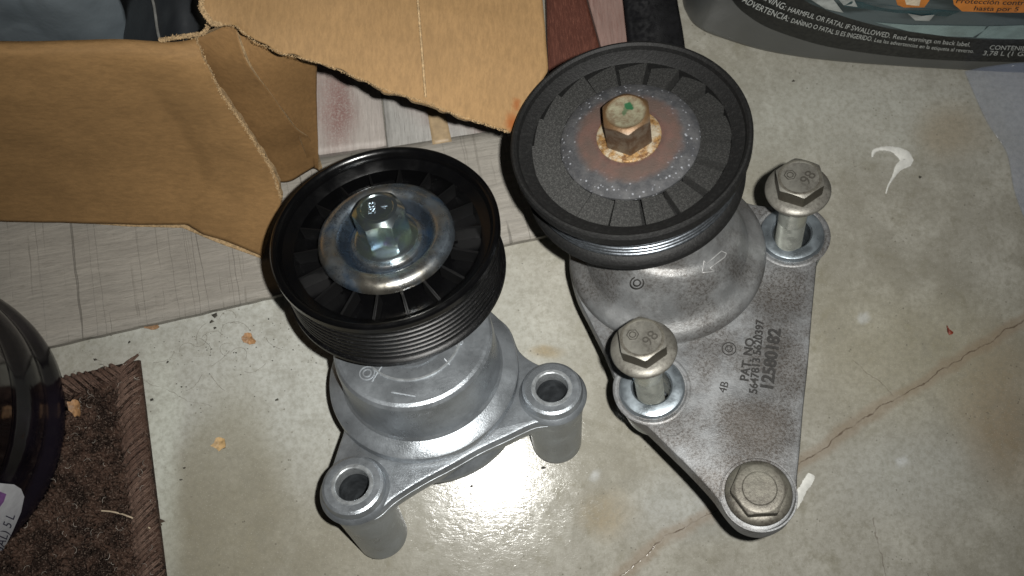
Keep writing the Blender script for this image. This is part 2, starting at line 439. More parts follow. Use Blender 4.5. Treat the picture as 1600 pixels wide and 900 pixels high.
# ------------------------------------------------------------------ head of a hexagon bolt
def hexhead(bm, rc, z0, z1, rtop, phase, slope=.55, dish=.25, ringr=.82, n=72, cx=0, cy=0, dome=0, tf=None):
    ap = rc*math.cos(math.pi/6)
    def hr(a):
        b = (a-phase) % (math.pi/3)-math.pi/6
        return min(ap/math.cos(b), rc*.985)
    rows = []
    A = [2*math.pi*i/n+phase for i in range(n)]
    def ring(fr, fz): return [bm.verts.new(((cx+fr(a)*math.cos(a))*MM, (cy+fr(a)*math.sin(a))*MM, fz(a)*MM)) for a in A]
    rows.append(ring(hr, lambda a: z0))
    rows.append(ring(lambda a: hr(a), lambda a: max(z0+.3, z1-dome-.15-max(0, hr(a)-rtop)*slope)))
    rows.append(ring(lambda a: rtop, lambda a: z1-dome-.1))
    rows.append(ring(lambda a: rtop*.95, lambda a: z1-dome*.4))
    rows.append(ring(lambda a: rtop*(ringr+.05), lambda a: z1))
    rows.append(ring(lambda a: rtop*ringr, lambda a: z1-dish))
    c = bm.verts.new((cx*MM, cy*MM, (z1-dish)*MM))
    for a, b in zip(rows, rows[1:]):
        for i in range(n): j = (i+1) % n; bm.faces.new((a[i], a[j], b[j], b[i]))
    for i in range(n): bm.faces.new((rows[-1][i], rows[-1][(i+1) % n], c))
    if tf:
        for rg in rows+[[c]]:
            for v in rg: v.co = tf @ v.co

def cut_holes(o, centres, rad, z0, z1):
    bm = bmesh.new()
    for c in centres: lathe(bm, [(0, z0), (rad, z0), (rad, z1), (0, z1)], 48, *c)
    h = finish('hole_cutter', bm, None); md = o.modifiers.new('b', 'BOOLEAN'); md.operation = 'DIFFERENCE'; md.object = h; md.solver = 'EXACT'
    bpy.context.view_layer.update(); h.matrix_world = o.matrix_world; bpy.context.view_layer.update()
    me = bpy.data.meshes.new_from_object(o.evaluated_get(bpy.context.evaluated_depsgraph_get()))
    o.modifiers.clear(); o.data = me; bpy.data.objects.remove(h)
    bm = bmesh.new(); bm.from_mesh(me)
    for e in bm.edges: e.smooth = not (len(e.link_faces) == 2 and e.calc_face_angle(0) > R_(32))
    bm.to_mesh(me); bm.free()

def device(name, vp, origin_px, width_px, label, cat):
    ez = -_d(*vp); ex = (Vector((1, 0, 0))-ez*ez.x).normalized(); ey = ez.cross(ex)
    O = Vector((origin_px[0]-800, 450-origin_px[1], -FPX))/FPX*(.04*FPX/(width_px/2))
    root = bpy.data.objects.new(name, None); COL.objects.link(root); root.empty_display_size = .02
    Mx = Matrix((C2W @ ex, C2W @ ey, C2W @ ez)).transposed()
    root.matrix_world = Matrix.Translation(C2W @ O+Vector((0, 0, CAM_H))) @ Mx.to_4x4()
    tag(root, label, cat); return root, root.matrix_world.copy()

def ribs(parent, mesh_obj, n, name, phase=0):
    for i in range(n):
        o = mesh_obj if i == 0 else share(mesh_obj, name, parent)
        o.rotation_euler = (0, 0, phase+2*math.pi*i/n)

# ================================================================== NEW TENSIONER (left)
TL, ML = device('belt_tensioner', (940, 1400), (600, 359), 364,
    'clean new tensioner with glossy black pulley, shiny zinc washer and two hollow aluminium bosses', 'belt tensioner')
# pulley
bm = bmesh.new()
prof = [(14, -12), (24, -12), (24, -11.2), (32.4, -11.2), (33.0, -5.6), (33.8, -5.0), (36.4, -3.4), (37.2, -1.2), (37.9, -.35), (38.7, 0), (39.5, -.3), (40, -1.1), (40, -3.2), (39.2, -4.0)]
prof += [(37.0, -4.2), (37.0, -24.2), (36.6, -25.4), (16, -25.4), (14, -24)]
lathe(bm, prof, 144, closed=True)
pulL = finish('pulley', bm, blk_gloss, TL, 30)
bm = bmesh.new(); gp_ = [(36.5, -4.0), (37.4, -4.02)]
z = -4.4
for i in range(7):
    gp_ += [(38.7, z), (39.1, z-.25), (39.25, z-.9), (39.1, z-1.55), (38.7, z-1.8), (37.2, z-1.95), (37.2, z-2.35)]; z -= 2.45
gp_ += [(38.6, z), (39.4, z-.4), (40.0, z-1.0), (40.0, z-2.4), (38.9, z-3.0), (36.0, z-3.0)]
lathe(bm, gp_, 144, closed=True)
finish('belt_groove', bm, blk_groove, pulL, 28)
bm = bmesh.new()
def boxv(bm, x0, x1, y0, y1, z0, z1, y0b=None, y1b=None, zin=None):
    zi = z1 if zin is None else zin
    c = [(x0, y0, z0), (x1, y0, z0), (x1, y1, z0), (x0, y1, z0), (x0, y0, zi), (x1, y0, z1), (x1, y1, z1), (x0, y1, zi)]
    v = [bm.verts.new((a*MM, b*MM, d*MM)) for a, b, d in c]
    for f in ((3, 2, 1, 0), (4, 5, 6, 7), (0, 1, 5, 4), (1, 2, 6, 5), (2, 3, 7, 6), (3, 0, 4, 7)): bm.faces.new([v[i] for i in f])
boxv(bm, 22.5, 33.4, -.42, .42, -11.4, -5.6, zin=-4.9)
bmesh.ops.bevel(bm, geom=list(bm.edges), offset=.0002, segments=2, affect='EDGES')
rb = finish('rib', bm, blk_rib, pulL, 60)
ribs(pulL, rb, 18, 'rib', .12)
# zinc cover
bm = bmesh.new()
lathe(bm, [(6, -4.8), (11.6, -4.6), (12.3, -4.5), (12.8, -5.0), (13.1, -6.2), (14.2, -6.4), (15.6, -5.2), (17.0, -2.4), (18.2, -1.2), (19.8, -.8), (21.8, -1.0), (23.4, -2.2), (24.1, -4.2), (23.7, -5.0), (6, -8.6)], 120, closed=True)
finish('dust_cover', bm, zinc, TL, 50)
bm = bmesh.new()
lathe(bm, [(5, -4.5), (11.2, -4.5), (11.2, -3.4), (10.6, -3.0), (9.4, -2.8), (5, -2.7)], 96, closed=True)
finish('washer', bm, zinc_bolt, TL, 40)
bm = bmesh.new()
hexhead(bm, 9.1, -2.8, 11.9, 7.2, R_(-90+36), slope=1.0, dish=.3, ringr=.74, dome=.5)
boltL = finish('bolt', bm, zinc_bolt, TL, 24)
local_text('stamp_mark', '583', -1.7, .2, 11.6, 3.6, R_(97), stampz, boltL, .12)
local_text('stamp_mark', '4', 2.4, .2, 11.6, 3.4, R_(97), stampz, boltL, .12)
# arm under the pulley
bm = bmesh.new()
lathe(bm, [(0, -25.6), (13, -25.6), (14.5, -27), (16, -37), (0, -37)], 72)
finish('pivot_arm', bm, alu_new, TL, 40)
bx, by = 4.5, -21
bm = bmesh.new()
lathe(bm, [(0, -36.0), (27.2, -36.0), (28.4, -36.5), (29.3, -37.8), (29.7, -41), (29.9, -47), (30.1, -53), (30.4, -56.4), (31.2, -58.0), (32.4, -58.6), (33.6, -59.3), (36.0, -60.6), (36.7, -61.2), (36.9, -62.2), (36.9, -64.4), (36.3, -65.0), (34.0, -65.2), (33.6, -67), (0, -67)], 144, bx, by)
bell = finish('spring_housing', bm, alu_new, TL, 20)
for rr_ in (17.6, 12.0):
    bm = bmesh.new(); lathe(bm, [(rr_, -36.2), (rr_+.15, -35.5), (rr_+.75, -35.5), (rr_+1.0, -36.2)], 96, bx, by); finish('cast_ring', bm, alu_edge if rr_ > 15 else alu_new, bell, 30)
bm = bmesh.new()
for r_ in (1.2, 2.4): lathe(bm, [(r_, -36.1), (r_+.1, -35.75), (r_+.4, -35.75), (r_+.5, -36.1)], 32, -10.5, -35.5)
finish('cast_circle_mark', bm, cast_mark2, bell, 30)
local_text('cast_text', '13', 21.5, -24.5, -36.05, 4.4, R_(35), cast_mark2, bell, .25)
V, F = [], []
for a, b in (((-1, -43.5), (7.5, -45.5)), ((-5.5, -33), (-8.5, -39)), ((17, -31), (19, -33.5))):
    tube(V, F, [Vector((a[0]*MM, a[1]*MM, -.0360)), Vector((b[0]*MM, b[1]*MM, -.0360))], .00028, 6)
tag(raw('cast_ridge', V, F, cast_mark2, bell), kind='stuff')
# flange plate with bosses
q1 = (-18.6, -66.4); q2 = (53.9, -30.5)
pl = [(-25.5, -40), (-27.0, -50), (-28.6, -58), (-30.3, -66), (-28.5, -73), (-22, -78), (-15.5, -78.2), (-9.5, -75.4), (-4, -70.2), (5.8, -63.8), (15.8, -58.5), (26.2, -52.5), (36.6, -47.6), (47.2, -42.8), (56.5, -42.0), (63.5, -37.2), (65.6, -30), (62.5, -22.2), (55, -18.7), (49.1, -17.5), (41.5, -11), (36, 2), (22, 12), (2, 14), (-18, 4), (-27, -14), (-29, -30)]
bm = bmesh.new()
slab(bm, spline(pl, 6), [(-65.9, 1.3), (-66.2, .4), (-66.8, 0), (-69.4, -.1), (-69.6, .35), (-70.2, .35), (-73.6, .6), (-76.6, 1.3), (-77.6, 2.4)])
plate = finish('mounting_flange', bm, alu_new, TL, 35)
cut_holes(plate, (q1, q2), 9.0, -60, -84)
V, F = [], []
po = spline(pl, 6)
seq = [Vector((p[0]*MM, p[1]*MM, -.0699+.00012*noise.noise(Vector((p[0], p[1], 0))))) for p in po[40:100]]
tube(V, F, seq, [.00012+.00016*abs(noise.noise(v*900)) for v in seq], 5); raw('parting_line', V, F, cast_mark2, plate)
for (q, ln) in ((q1, 52.4), (q2, 46.6)):
    bm = bmesh.new(); e = -62-ln
    lathe(bm, [(6.5, -61.6), (8.2, -61.3), (10.2, -61.3), (11.2, -61.9), (11.6, -63), (11.8, -64.8), (12.6, -65.6), (13.2, -66.9), (12.2, -67.4), (12.1, -72.5), (11.6, -76), (11.2, -80), (10.3, e+1.0), (9.6, e), (6.5, e)], 96, *q, closed=True)
    bo = finish('mounting_boss', bm, alu_new, TL, 28)
    bm = bmesh.new(); lathe(bm, [(6.0, -62.2), (6.2, -61.4), (6.6, -61.1), (7.6, -61.1), (7.85, -61.4), (7.0, -62.0), (6.6, -66), (6.0, -66)], 72, *q, closed=True)
    finish('bore_sleeve', bm, alu_edge if q is q2 else alu_edge, bo, 30)
    bm = bmesh.new(); lathe(bm, [(6.05, -66), (6.0, e+1.5), (0, e+1.5)], 48, *q); finish('bore', bm, dark_hole, bo, 40)
bm = bmesh.new()
lathe(bm, [(30, -67), (33, -75), (34.0, -77), (34.0, -79.5), (32.6, -82), (30, -83), (26, -84), (26, -90), (24.5, -93.6), (0, -93.6)], 96, 7.5, by-4.5)
finish('lower_housing', bm, alu_new, TL, 30)

# ================================================================== OLD TENSIONER (right)
TR, MR = device('belt_tensioner', (1100, 1130), (982, 208), 378,
    'worn tensioner with dusty black pulley, rusty centre bolt and grimy triangular base plate', 'belt tensioner')
bm = bmesh.new()
lathe(bm, [(14, -10), (24, -10), (24, -9.0), (33.0, -9.0), (33.2, -4.3), (33.9, -3.9), (37.4, -2.4), (37.9, -.8), (38.7, -.1), (39.4, -.2), (40, -1.0), (40, -4.6), (39.4, -5.6), (38.0, -6.4), (37.5, -7.6), (35.5, -8.0),
           (34.8, -8.2), (34.8, -18.4), (36.6, -19.0), (38.0, -20.2), (38.6, -21.2), (38.6, -23.6), (37.6, -25), (16, -25), (14, -24)], 144, closed=True)
pulR = finish('pulley', bm, dust_rim, TR, 30)
bm = bmesh.new(); gp_ = [(34.9, -8.1)]; z = -8.3
for i in range(5):
    gp_ += [(36.2, z-.05), (36.9, z-.3), (37.1, z-.8), (36.8, z-1.25), (36.1, z-1.5), (34.8, z-1.6), (34.8, z-1.9)]; z -= 2.0
gp_ += [(34.9, z-.1)]
lathe(bm, gp_, 144, closed=True)
finish('belt_groove', bm, worn_groove, pulR, 60)
# fan-like web panels, each tilted
bm = bmesh.new(); vs = []
nn_ = 8; da = 2*math.pi/18
for k in range(nn_+1):
    a = -da/2+.02+(da-.04)*k/nn_; zt = -4.2-2.9*(k/nn_)
    for r_, zz in ((22.6, zt+.5), (33.3, zt)):
        vs.append(bm.verts.new((r_*math.cos(a)*MM, r_*math.sin(a)*MM, zz*MM)))
lo = [bm.verts.new((v.co.x, v.co.y, -.0098)) for v in vs]
for k in range(nn_):
    a = 2*k; bm.faces.new((vs[a], vs[a+1], vs[a+3], vs[a+2])); bm.faces.new((vs[a+1], lo[a+1], lo[a+3], vs[a+3])); bm.faces.new((vs[a], vs[a+2], lo[a+2], lo[a]))
bm.faces.new((vs[0], lo[0], lo[1], vs[1])); bm.faces.new((vs[-2], vs[-1], lo[-1], lo[-2]))
wp = finish('web_panel', bm, dust_web, pulR, 30)
ribs(pulR, wp, 18, 'web_panel', .08)
bm = bmesh.new()
lathe(bm, [(0, -1.4), (9, -1.5), (14, -1.7), (20, -2.3), (22.6, -3.0), (23.3, -3.7), (23.3, -4.6), (0, -4.6)], 120, 0, 0)
finish('dust_cover', bm, rust_shield, TR, 40)
bm = bmesh.new()
lathe(bm, [(0, -.9), (9.9, -.9), (10.7, -1.2), (10.8, -1.8), (0, -1.9)], 96)
finish('washer', bm, gold_rust, TR, 40)
bm = bmesh.new()
hexhead(bm, 8.5, -1.0, 11.4, 7.1, R_(-90+1), slope=.7, dish=.15, ringr=.86, dome=.2)
finish('bolt', bm, rusty_bolt, TR, 26)
# bright spacer below the pulley, arm, bell
bm = bmesh.new()
lathe(bm, [(0, -25.6), (27.2, -26.2), (28.5, -27.0), (28.6, -27.6), (27.5, -28), (0, -28)], 96, 3, -3)
finish('spacer_disc', bm, zinc, TR, 40)
cx, cy = 8.8, -13.5
def hull(c1, r1, c2, r2, n=48):
    d = math.atan2(c2[1]-c1[1], c2[0]-c1[0]); L = math.hypot(c2[0]-c1[0], c2[1]-c1[1]); b = math.acos(max(-1, min(1, (r1-r2)/L)))
    o = [(c1[0]+r1*math.cos(d+b+(2*math.pi-2*b)*i/n), c1[1]+r1*math.sin(d+b+(2*math.pi-2*b)*i/n)) for i in range(n+1)]
    o += [(c2[0]+r2*math.cos(d-b+2*b*i/n), c2[1]+r2*math.sin(d-b+2*b*i/n)) for i in range(n+1)]
    return o
# arm: a lathe-like body whose radius and height swirl with the angle
bm = bmesh.new(); n = 160; rows = []
def swirl(a): return .5+.5*math.cos(a-R_(-5))
K = 26
for k in range(K+1):
    u = k/K; ring = []
    for i in range(n):
        a = 2*math.pi*i/n; s = swirl(a)
        rt = 16.5+3.0*s
        r0 = rt+(30.5-rt)*u**1.25
        zt = -28.4-3.0*(1-s); z0 = zt+(-53.5-zt)*(.20*u+.80*u**2.1)
        ridge = 2.2*math.exp(-((u-.40-.20*math.sin(a+1.0))/.07)**2)*max(0, math.cos(a-R_(-55)))
        ridge -= 1.8*math.exp(-((u-.60-.18*math.sin(a+1.0))/.07)**2)*max(0, math.cos(a-R_(-55)))
        mx = 3*(1-u)+cx*u; my = -2*(1-u)+cy*u
        ring.append(bm.verts.new(((mx+r0*math.cos(a))*MM, (my+r0*math.sin(a))*MM, (z0+ridge)*MM)))
    rows.append(ring)
for a, b in zip(rows, rows[1:]):
    for i in range(n): j = (i+1) % n; bm.faces.new((a[i], a[j], b[j], b[i]))
bm.faces.new(rows[0])
armR = finish('pivot_arm', bm, alu_old, TR, 50)
bm = bmesh.new()
lathe(bm, [(0, -50), (29, -51), (30.5, -53.4), (32.5, -55.2), (34.6, -56.4), (36.3, -57.8), (37.0, -59.4), (37.0, -61.4), (36.2, -62.2), (0, -62.2)], 144, cx, cy)
finish('spring_housing', bm, alu_old, TR, 40)
bm = bmesh.new()
for r_ in (1.0, 2.1): lathe(bm, [(r_, -41.2), (r_+.1, -40.7), (r_+.35, -40.7), (r_+.45, -41.2)], 32, -2.2, -34.8)
finish('cast_circle_mark', bm, cast_mark, armR, 30)
# raised arrow cast on the arm: laid on the arm surface
def on_part(o, root_m, px, py):
    """hit of a photo sight line on a finished part, in device axes"""
    inv = root_m.inverted(); c = inv @ Vector((0, 0, CAM_H)); d = (inv @ P(px, py, 0)-c).normalized()
    ok, loc, nrm, idx = o.ray_cast(c, d); return (loc, nrm) if ok else (None, None)
bpy.context.view_layer.update()
arr = [(1097, 426), (1100, 407), (1104, 412), (1127, 392), (1135, 396), (1132, 402), (1109, 419), (1118, 424), (1097, 426)]
V, F = [], []
pts = []
for a, b in zip(arr, arr[1:]):
    for k in range(5):
        l, nr = on_part(armR, MR, a[0]+(b[0]-a[0])*k/5, a[1]+(b[1]-a[1])*k/5)
        if l: pts.append(l+nr*.0001)
if len(pts) > 10: tube(V, F, pts+[pts[0]], .00022, 5); raw('cast_arrow', V, F, cast_arrow_m, armR)
# base plate
pl = [(26, 14), (33, 11), (39.8, 7.5), (47, 4.5), (56, 3.0), (63.5, .3), (66.8, -5.5), (66.3, -12), (64.2, -18.4), (61.2, -31), (57.9, -45.2), (54.2, -62), (50.2, -78.3), (47.4, -91), (45.0, -101), (43.6, -108.5), (40.2, -114.6), (35.6, -117.6), (30.6, -118.6), (25.4, -117), (21.5, -113), (17, -105.5), (10.7, -97.3), (4, -89.4), (-3.5, -80.8), (-9.6, -74.8), (-12.6, -68.5), (-14.0, -60), (-17, -50.3), (-21.8, -38.2), (-27.2, -24), (-28.5, -10), (-22, 8), (0, 18)]
bm = bmesh.new()
slab(bm, spline(pl, 5), [(-62.0, 1.1), (-62.3, .35), (-63, 0), (-71.0, -.3), (-72, .4), (-72.4, 2.0)])
plateR = finish('base_plate', bm, alu_plate, TR, 35)
b1 = (55.9, -9.8); b2 = (-.4, -66.8); b3 = (31.7, -106.4)
cut_holes(plateR, (b1, b2), 9.0, -58, -80)
for q in (b1, b2):
    bm = bmesh.new()
    lathe(bm, [(6.8, -60.4), (7.4, -59.8), (10.2, -59.8), (11.2, -60.2), (11.6, -61), (11.7, -62), (12.4, -63), (12.4, -70), (11.6, -78), (11.2, -84), (6.8, -84)], 96, *q, closed=True)
    bo = finish('mounting_boss', bm, steel_bush, TR, 28)
    bm = bmesh.new(); lathe(bm, [(6.85, -61), (6.85, -83.5), (6.2, -83.8)], 48, *q); finish('bore', bm, dark_hole, bo, 40)
    bm = bmesh.new(); lathe(bm, [(11.9, -62.2), (12.5, -61.7), (13.3, -61.7), (14.0, -62.15)], 96, *q); finish('cast_collar', bm, alu_plate, bo, 40)
bm = bmesh.new()
lathe(bm, [(11.9, -61.95), (12.0, -61.5), (12.5, -61.5), (12.6, -61.95)], 96, *b3)
finish('bolt_seat', bm, alu_plate, TR, 40)
bm = bmesh.new()
lathe(bm, [(31, -70), (30, -85), (26, -98), (24.5, -109.5), (0, -109.7)], 96, cx, cy)
finish('lower_housing', bm, alu_old, TR, 30)
def ring_mark(x, y, rs, mat, zt=-61.9):
    bm = bmesh.new()
    for r_ in rs: lathe(bm, [(r_, zt-.2), (r_+.05, zt+.12), (r_+.35, zt+.12), (r_+.4, zt-.2)], 36, x, y)
    finish('cast_circle_mark', bm, mat, plateR, 30)
def Lr(px, py, z):
    inv = MR.inverted(); c = inv @ Vector((0, 0, CAM_H)); d = inv @ P(px, py, 0)-c; k = (z*MM-c.z)/d.z
    v = c+d*k; return v.x/MM, v.y/MM
ring_mark(*Lr(1139, 545, -62), (1.0, 2.2), cast_mark)
ring_mark(*Lr(1048, 662, -62), (4.2,), alu_old)
ring_mark(*Lr(1224, 435, -62), (4.2,), alu_old)
def ltxt(s, p0, p1, size, bold=0):
    x0, y0 = Lr(*p0, -62); x1, y1 = Lr(*p1, -62)
    local_text('cast_text', s, (x0+x1)/2, (y0+y1)/2, -62.0, size, math.atan2(y1-y0, x1-x0), cast_mark, plateR, .35, bold=bold*size)
ltxt('12580182', (1197, 613), (1211, 511), 6.0, .035)
ltxt('5647813 5620397', (1176, 620), (1188, 496), 3.9, .025)
ltxt('PAT. NO.', (1163, 592), (1172, 528), 4.3, .025)
ltxt('4B', (1128, 614), (1133, 596), 4.0)
local_text('cast_text', 'C', *Lr(1139, 545, -62), -62.1, 2.2, 1.4, cast_mark, plateR, .25)

# ------------------------------------------------------------------ flange bolts standing in the bushings
def flange_bolt(label, base, axis, up_hint, phase, length, worn, ten=False):
    """base: underside centre of the flange (world)"""
    ez = axis.normalized(); ex = (up_hint-ez*up_hint.dot(ez)).normalized(); ey = ez.cross(ex)
    root = bpy.data.objects.new('flange_bolt', None); COL.objects.link(root)
    root.matrix_world = Matrix.Translation(base) @ Matrix((ex, ey, ez)).transposed().to_4x4()
    tag(root, label, 'bolt', 'loose flange bolts in the old tensioner')
    mat = bolt_steel_b if ten else bolt_steel
    bm = bmesh.new()
    lathe(bm, [(4.8, 0), (9.8, 0), (10.7, .25), (10.85, .8), (10.5, 1.35), (9.3, 1.9), (8.4, 2.3), (0, 2.3)], 96)
    fo = finish('flange', bm, mat, root, 50)
    bm = bmesh.new()
    if ten: hexhead(bm, 9.3, 1.9, 7.4, 7.9, phase, slope=.45, dish=.25, ringr=.66)
    else: hexhead(bm, 8.3, 1.9, 8.2, 7.0, phase, slope=.45, dish=.45, ringr=.88)
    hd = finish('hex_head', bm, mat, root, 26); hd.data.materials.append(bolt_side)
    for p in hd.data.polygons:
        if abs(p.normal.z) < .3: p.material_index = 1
    if not ten:
        bm = bmesh.new(); lathe(bm, [(7.02, 7.75), (7.06, 8.1), (6.6, 8.32), (6.2, 8.25)], 72); finish('head_rim', bm, bolt_steel_b, hd, 60)
        local_text('stamp_mark', '98', 2.5, -.3, 7.95, 5.2, R_(48), stamp, hd, .10)
        bm = bmesh.new()
        for rr_, nn in ((1.75, 6), (.85, 24)): lathe(bm, [(rr_, 7.85), (rr_, 8.02), (rr_+.3, 8.02), (rr_+.3, 7.85)], nn, -2.9, 1.4)
        finish('stamp_emblem', bm, stamp, hd, 20)
    else:
        for i, ch in enumerate('10.9'):
            a = R_(150+14*i); local_text('stamp_mark', ch, 9.6*math.cos(a)*.99, 9.6*math.sin(a), 1.85, 2.1, a+R_(90), stamp, fo, .12)
    bm = bmesh.new(); pr = [(0, .1), (4.9, .1), (4.9, -18)]; z = -18
    while z > -length+1.5: pr += [(4.9, z), (4.45, z-.6)]; z -= 1.2
    pr += [(4.3, -length+1), (3.7, -length), (0, -length)]
    lathe(bm, pr, 48); finish('shank', bm, steel_bush if ten else zinc_shank, root, 40)
    return root
zinc_shank = simple('shank_steel', (.50, .52, .47), .32, .8, .15, 150, 1500, .12)
def cam_pt(px, py, d): return C2W @ (Vector((px-800, 450-py, -FPX))/FPX*d)+Vector((0, 0, CAM_H))
ezR = MR.to_3x3() @ Vector((0, 0, 1)); exR = MR.to_3x3() @ Vector((1, 0, 0))
for px, hole, dd, lab, ph in (((1246, 298), (1232, 376), .294, 'bolt stamped 98 standing raised in the upper right boss beside the dusty pulley', R_(-88)),
                         ((1006, 546), (1016, 612), .281, 'bolt stamped 98 raised in the boss at the left edge of the grimy plate', R_(-86))):
    A = cam_pt(*px, dd); hx, hy = Lr(*hole, -60); B = MR @ Vector((hx*MM, hy*MM, -.060))
    ax = (A-B).normalized(); ln = 62
    flange_bolt(lab, A, ax, exR, ph, ln, True)
base3 = MR @ Vector((b3[0]*MM, b3[1]*MM, -.0612))
flange_bolt('big bolt stamped 10.9 seated flush in the pointed bottom end of the grimy plate', base3, ezR, exR, R_(1), 26, True, True)

# ------------------------------------------------------------------ boards
def wood(name, base, dark, rot, strength=.5, lines=True, red=None, wear=None, sx=1):
    t = NT(name); v = t.scale(t.warp(.0008, 90), (1, 1, 1), rot)
    g = t.noise(100, 6, .7, t.scale(v, (.5*sx, 9, 1))); g2 = t.noise(260, 4, .7, t.scale(v, (.3, 6, 1)))
    c = t.mix(t.ramp(g, .3, .7), tuple(x*.82 for x in base), tuple(min(1, x*1.12) for x in base))
    c = t.mix(t.math('MULTIPLY', t.ramp(g2, .54, .70), strength), c, dark)
    fg = t.noise(900, 4, .8, t.scale(v, (.25, 3, 1))); c = t.mix(t.math('MULTIPLY', t.ramp(fg, .50, .66), .45), c, dark); c = t.mix(t.math('MULTIPLY', t.ramp(t.noise(38, 5, .7), .4, .65), .35), c, tuple(x*.68 for x in base))
    h = t.math('ADD', g, g2)
    if lines:
        ln = t.noise(60, 3, .6, t.scale(v, (7, .12, 1))); lm = t.math('MULTIPLY', t.ramp(ln, .60, .68), t.ramp(t.noise(70, 3), .36, .56))
        c = t.mix(t.math('MULTIPLY', lm, .4), c, dark); h = t.math('SUBTRACT', h, lm)
        l2 = t.noise(19, 2, .5, t.scale(v, (4.2, .05, 1))); l2m = t.ramp(t.math('ABSOLUTE', t.math('SUBTRACT', l2, .52)), .001, .005, 1, 0)
        c = t.mix(t.math('MULTIPLY', l2m, .55), c, tuple(x*.5 for x in dark)); h = t.math('SUBTRACT', h, t.math('MULTIPLY', l2m, 2))
    if red: 
        for (x, y, rx, ry, a, cc) in red:
            p = P(x, y); k = CAM_H/FPX
            c = t.mix(t.math('MULTIPLY', t.math('MULTIPLY', t.blob(t.warp(.004, 90), p.x, p.y, rx*k, ry*k, .9), a), t.ramp(t.noise(1400, 2, .8), .2, .62)), c, cc)
    t.bump(h, .35, .0004)
    return t.done(c, .55, 0, Specular_IOR_Level=.4)
def board(name, quad, h, mat, label, nu=24, nv=10, rip=.0002, thick=None, parent=None):
    """quad: px corners tl, tr, br, bl on the top face at height h"""
    tl, tr, br, bl = quad
    g = coons([tl+(h,), tr+(h,)], [bl+(h,), br+(h,)], [tl+(h,), bl+(h,)], [tr+(h,), br+(h,)], nu, nv)
    o = sheet(name, g, (thick or h-.0002), mat, parent, rip, 60, jag='b', jag_amp=.00025)
    if label: tag(o, label, 'board', 'painted wood boards on the concrete')
    return o
wgrey = wood('painted_grey_wood', (.28, .26, .228), (.12, .11, .09), -.21)
board('wood_board', ((-60, 335), (860, 190), (862, 366), (-60, 572)), .0045, wgrey, 'long weathered grey board with fine cracks lying between the cardboard and the bare concrete', 60, 14)
V, F = [], []                     # thin strip of lighter chipped filler along its edge
pts = [P(-60+i*15, 570.5-(i*15)*.2235, .0032)+Vector((0, noise.noise(Vector((i*.3, 0, 0)))*.0004, 0)) for i in range(62)]
lip = wood('edge_strip_wood', (.36, .35, .31), (.12, .11, .09), -.21, .4, False)
wk = wood('pink_stained_wood', (.40, .36, .33), (.20, .17, .15), 1.5, .3, False, [(532, 175, 32, 90, .75, (.17, .06, .05)), (505, 120, 40, 120, .35, (.28, .15, .13))])
board('wood_board', ((430, -40), (574, -40), (604, 228), (440, 250)), .0040, wk, 'board with a dusty red stain down its middle, seen between the cardboard flaps', 20, 24)
wg2 = wood('grey_streaked_wood', (.36, .35, .33), (.13, .12, .11), 1.45, .8, False, [(720, 150, 110, 70, .7, (.23, .11, .095)), (770, 190, 50, 40, .7, (.20, .09, .075))])
board('wood_board', ((578, -40), (848, -40), (852, 212), (608, 250)), .0040, wg2, 'grey streaked board with reddish dust, under the torn cardboard flap edge', 20, 24)
wred = wood('dark_red_wood', (.085, .028, .018), (.30, .12, .08), 1.5, .25, False)
board('wood_board', ((853, -40), (905, -40), (950, 120), (858, 160)), .009, wred, 'dark red painted board right of the flat cardboard flap, behind the dusty pulley', 14, 20, .0001)
wpk = wood('pale_pink_wood', (.27, .18, .155), (.17, .07, .055), 1.5, .6, False)
board('wood_board', ((908, -40), (972, -40), (985, 95), (952, 120)), .006, wpk, 'pale pinkish board strip between the dark red board and the black strap', 10, 16, .0001)
tape_m = simple('tan_tape', (.33, .24, .14), .5, 0, .2, 200)
g = coons([(664, 150, .0046), (690, 150, .0046)], [(676, 226, .0046), (706, 221, .0046)], [(664, 150, .0046), (676, 226, .0046)], [(690, 150, .0046), (706, 221, .0046)], 6, 12)
tag(sheet('tape_piece', g, .0004, tape_m, None, .0001, 200), 'small tan strip stuck on the grey streaked board above the glossy pulley', 'tape')

# ------------------------------------------------------------------ cardboard box
def kraft(name, base, rot=0, stain=None):
    t = NT(name); v = t.scale(t.co, (1, 1, 1), rot)
    g = t.noise(420, 6, .8, t.scale(v, (.5, 1.7, 1.2))); b = t.noise(34, 6, .7)
    c = t.mix(t.ramp(g, .3, .7), tuple(x*.84 for x in base), tuple(x*1.14 for x in base))
    c = t.mix(t.math('MULTIPLY', t.ramp(b, .45, .7), .35), c, tuple(x*.74 for x in base))
    c = t.mix(t.math('MULTIPLY', t.ramp(t.noise(900, 3, .7, t.scale(v, (.5, 3, 1))), .6, .75), .3), c, tuple(min(1, x*1.5) for x in base))
    if stain:
        for (x, y, h, r, a) in stain:
            p = P(x, y, h)-P(300, 300, 0); c = t.mix(t.math('MULTIPLY', t.blob(t.scale(t.warp(.002, 300), (1, 1, 1)), p.x, p.y, r, r*1.6, .9), a), c, (.20, .055, .008))
    t.bump(t.math('ADD', g, t.math('MULTIPLY', t.noise(55, 4), 2)), .35, .0005)
    return t.done(c, .74, 0, Specular_IOR_Level=.25)
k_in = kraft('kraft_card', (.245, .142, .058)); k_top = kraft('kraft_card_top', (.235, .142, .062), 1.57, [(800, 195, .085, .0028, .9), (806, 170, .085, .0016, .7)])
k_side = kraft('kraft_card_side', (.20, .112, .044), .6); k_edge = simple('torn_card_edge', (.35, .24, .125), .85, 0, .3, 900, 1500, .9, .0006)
box = bpy.data.objects.new('cardboard_box', None); COL.objects.link(box); box.location = P(300, 300, 0)
bpy.context.view_layer.update()
tag(box, 'torn open brown cardboard box with loose flaps, behind the two pulleys', 'cardboard box')
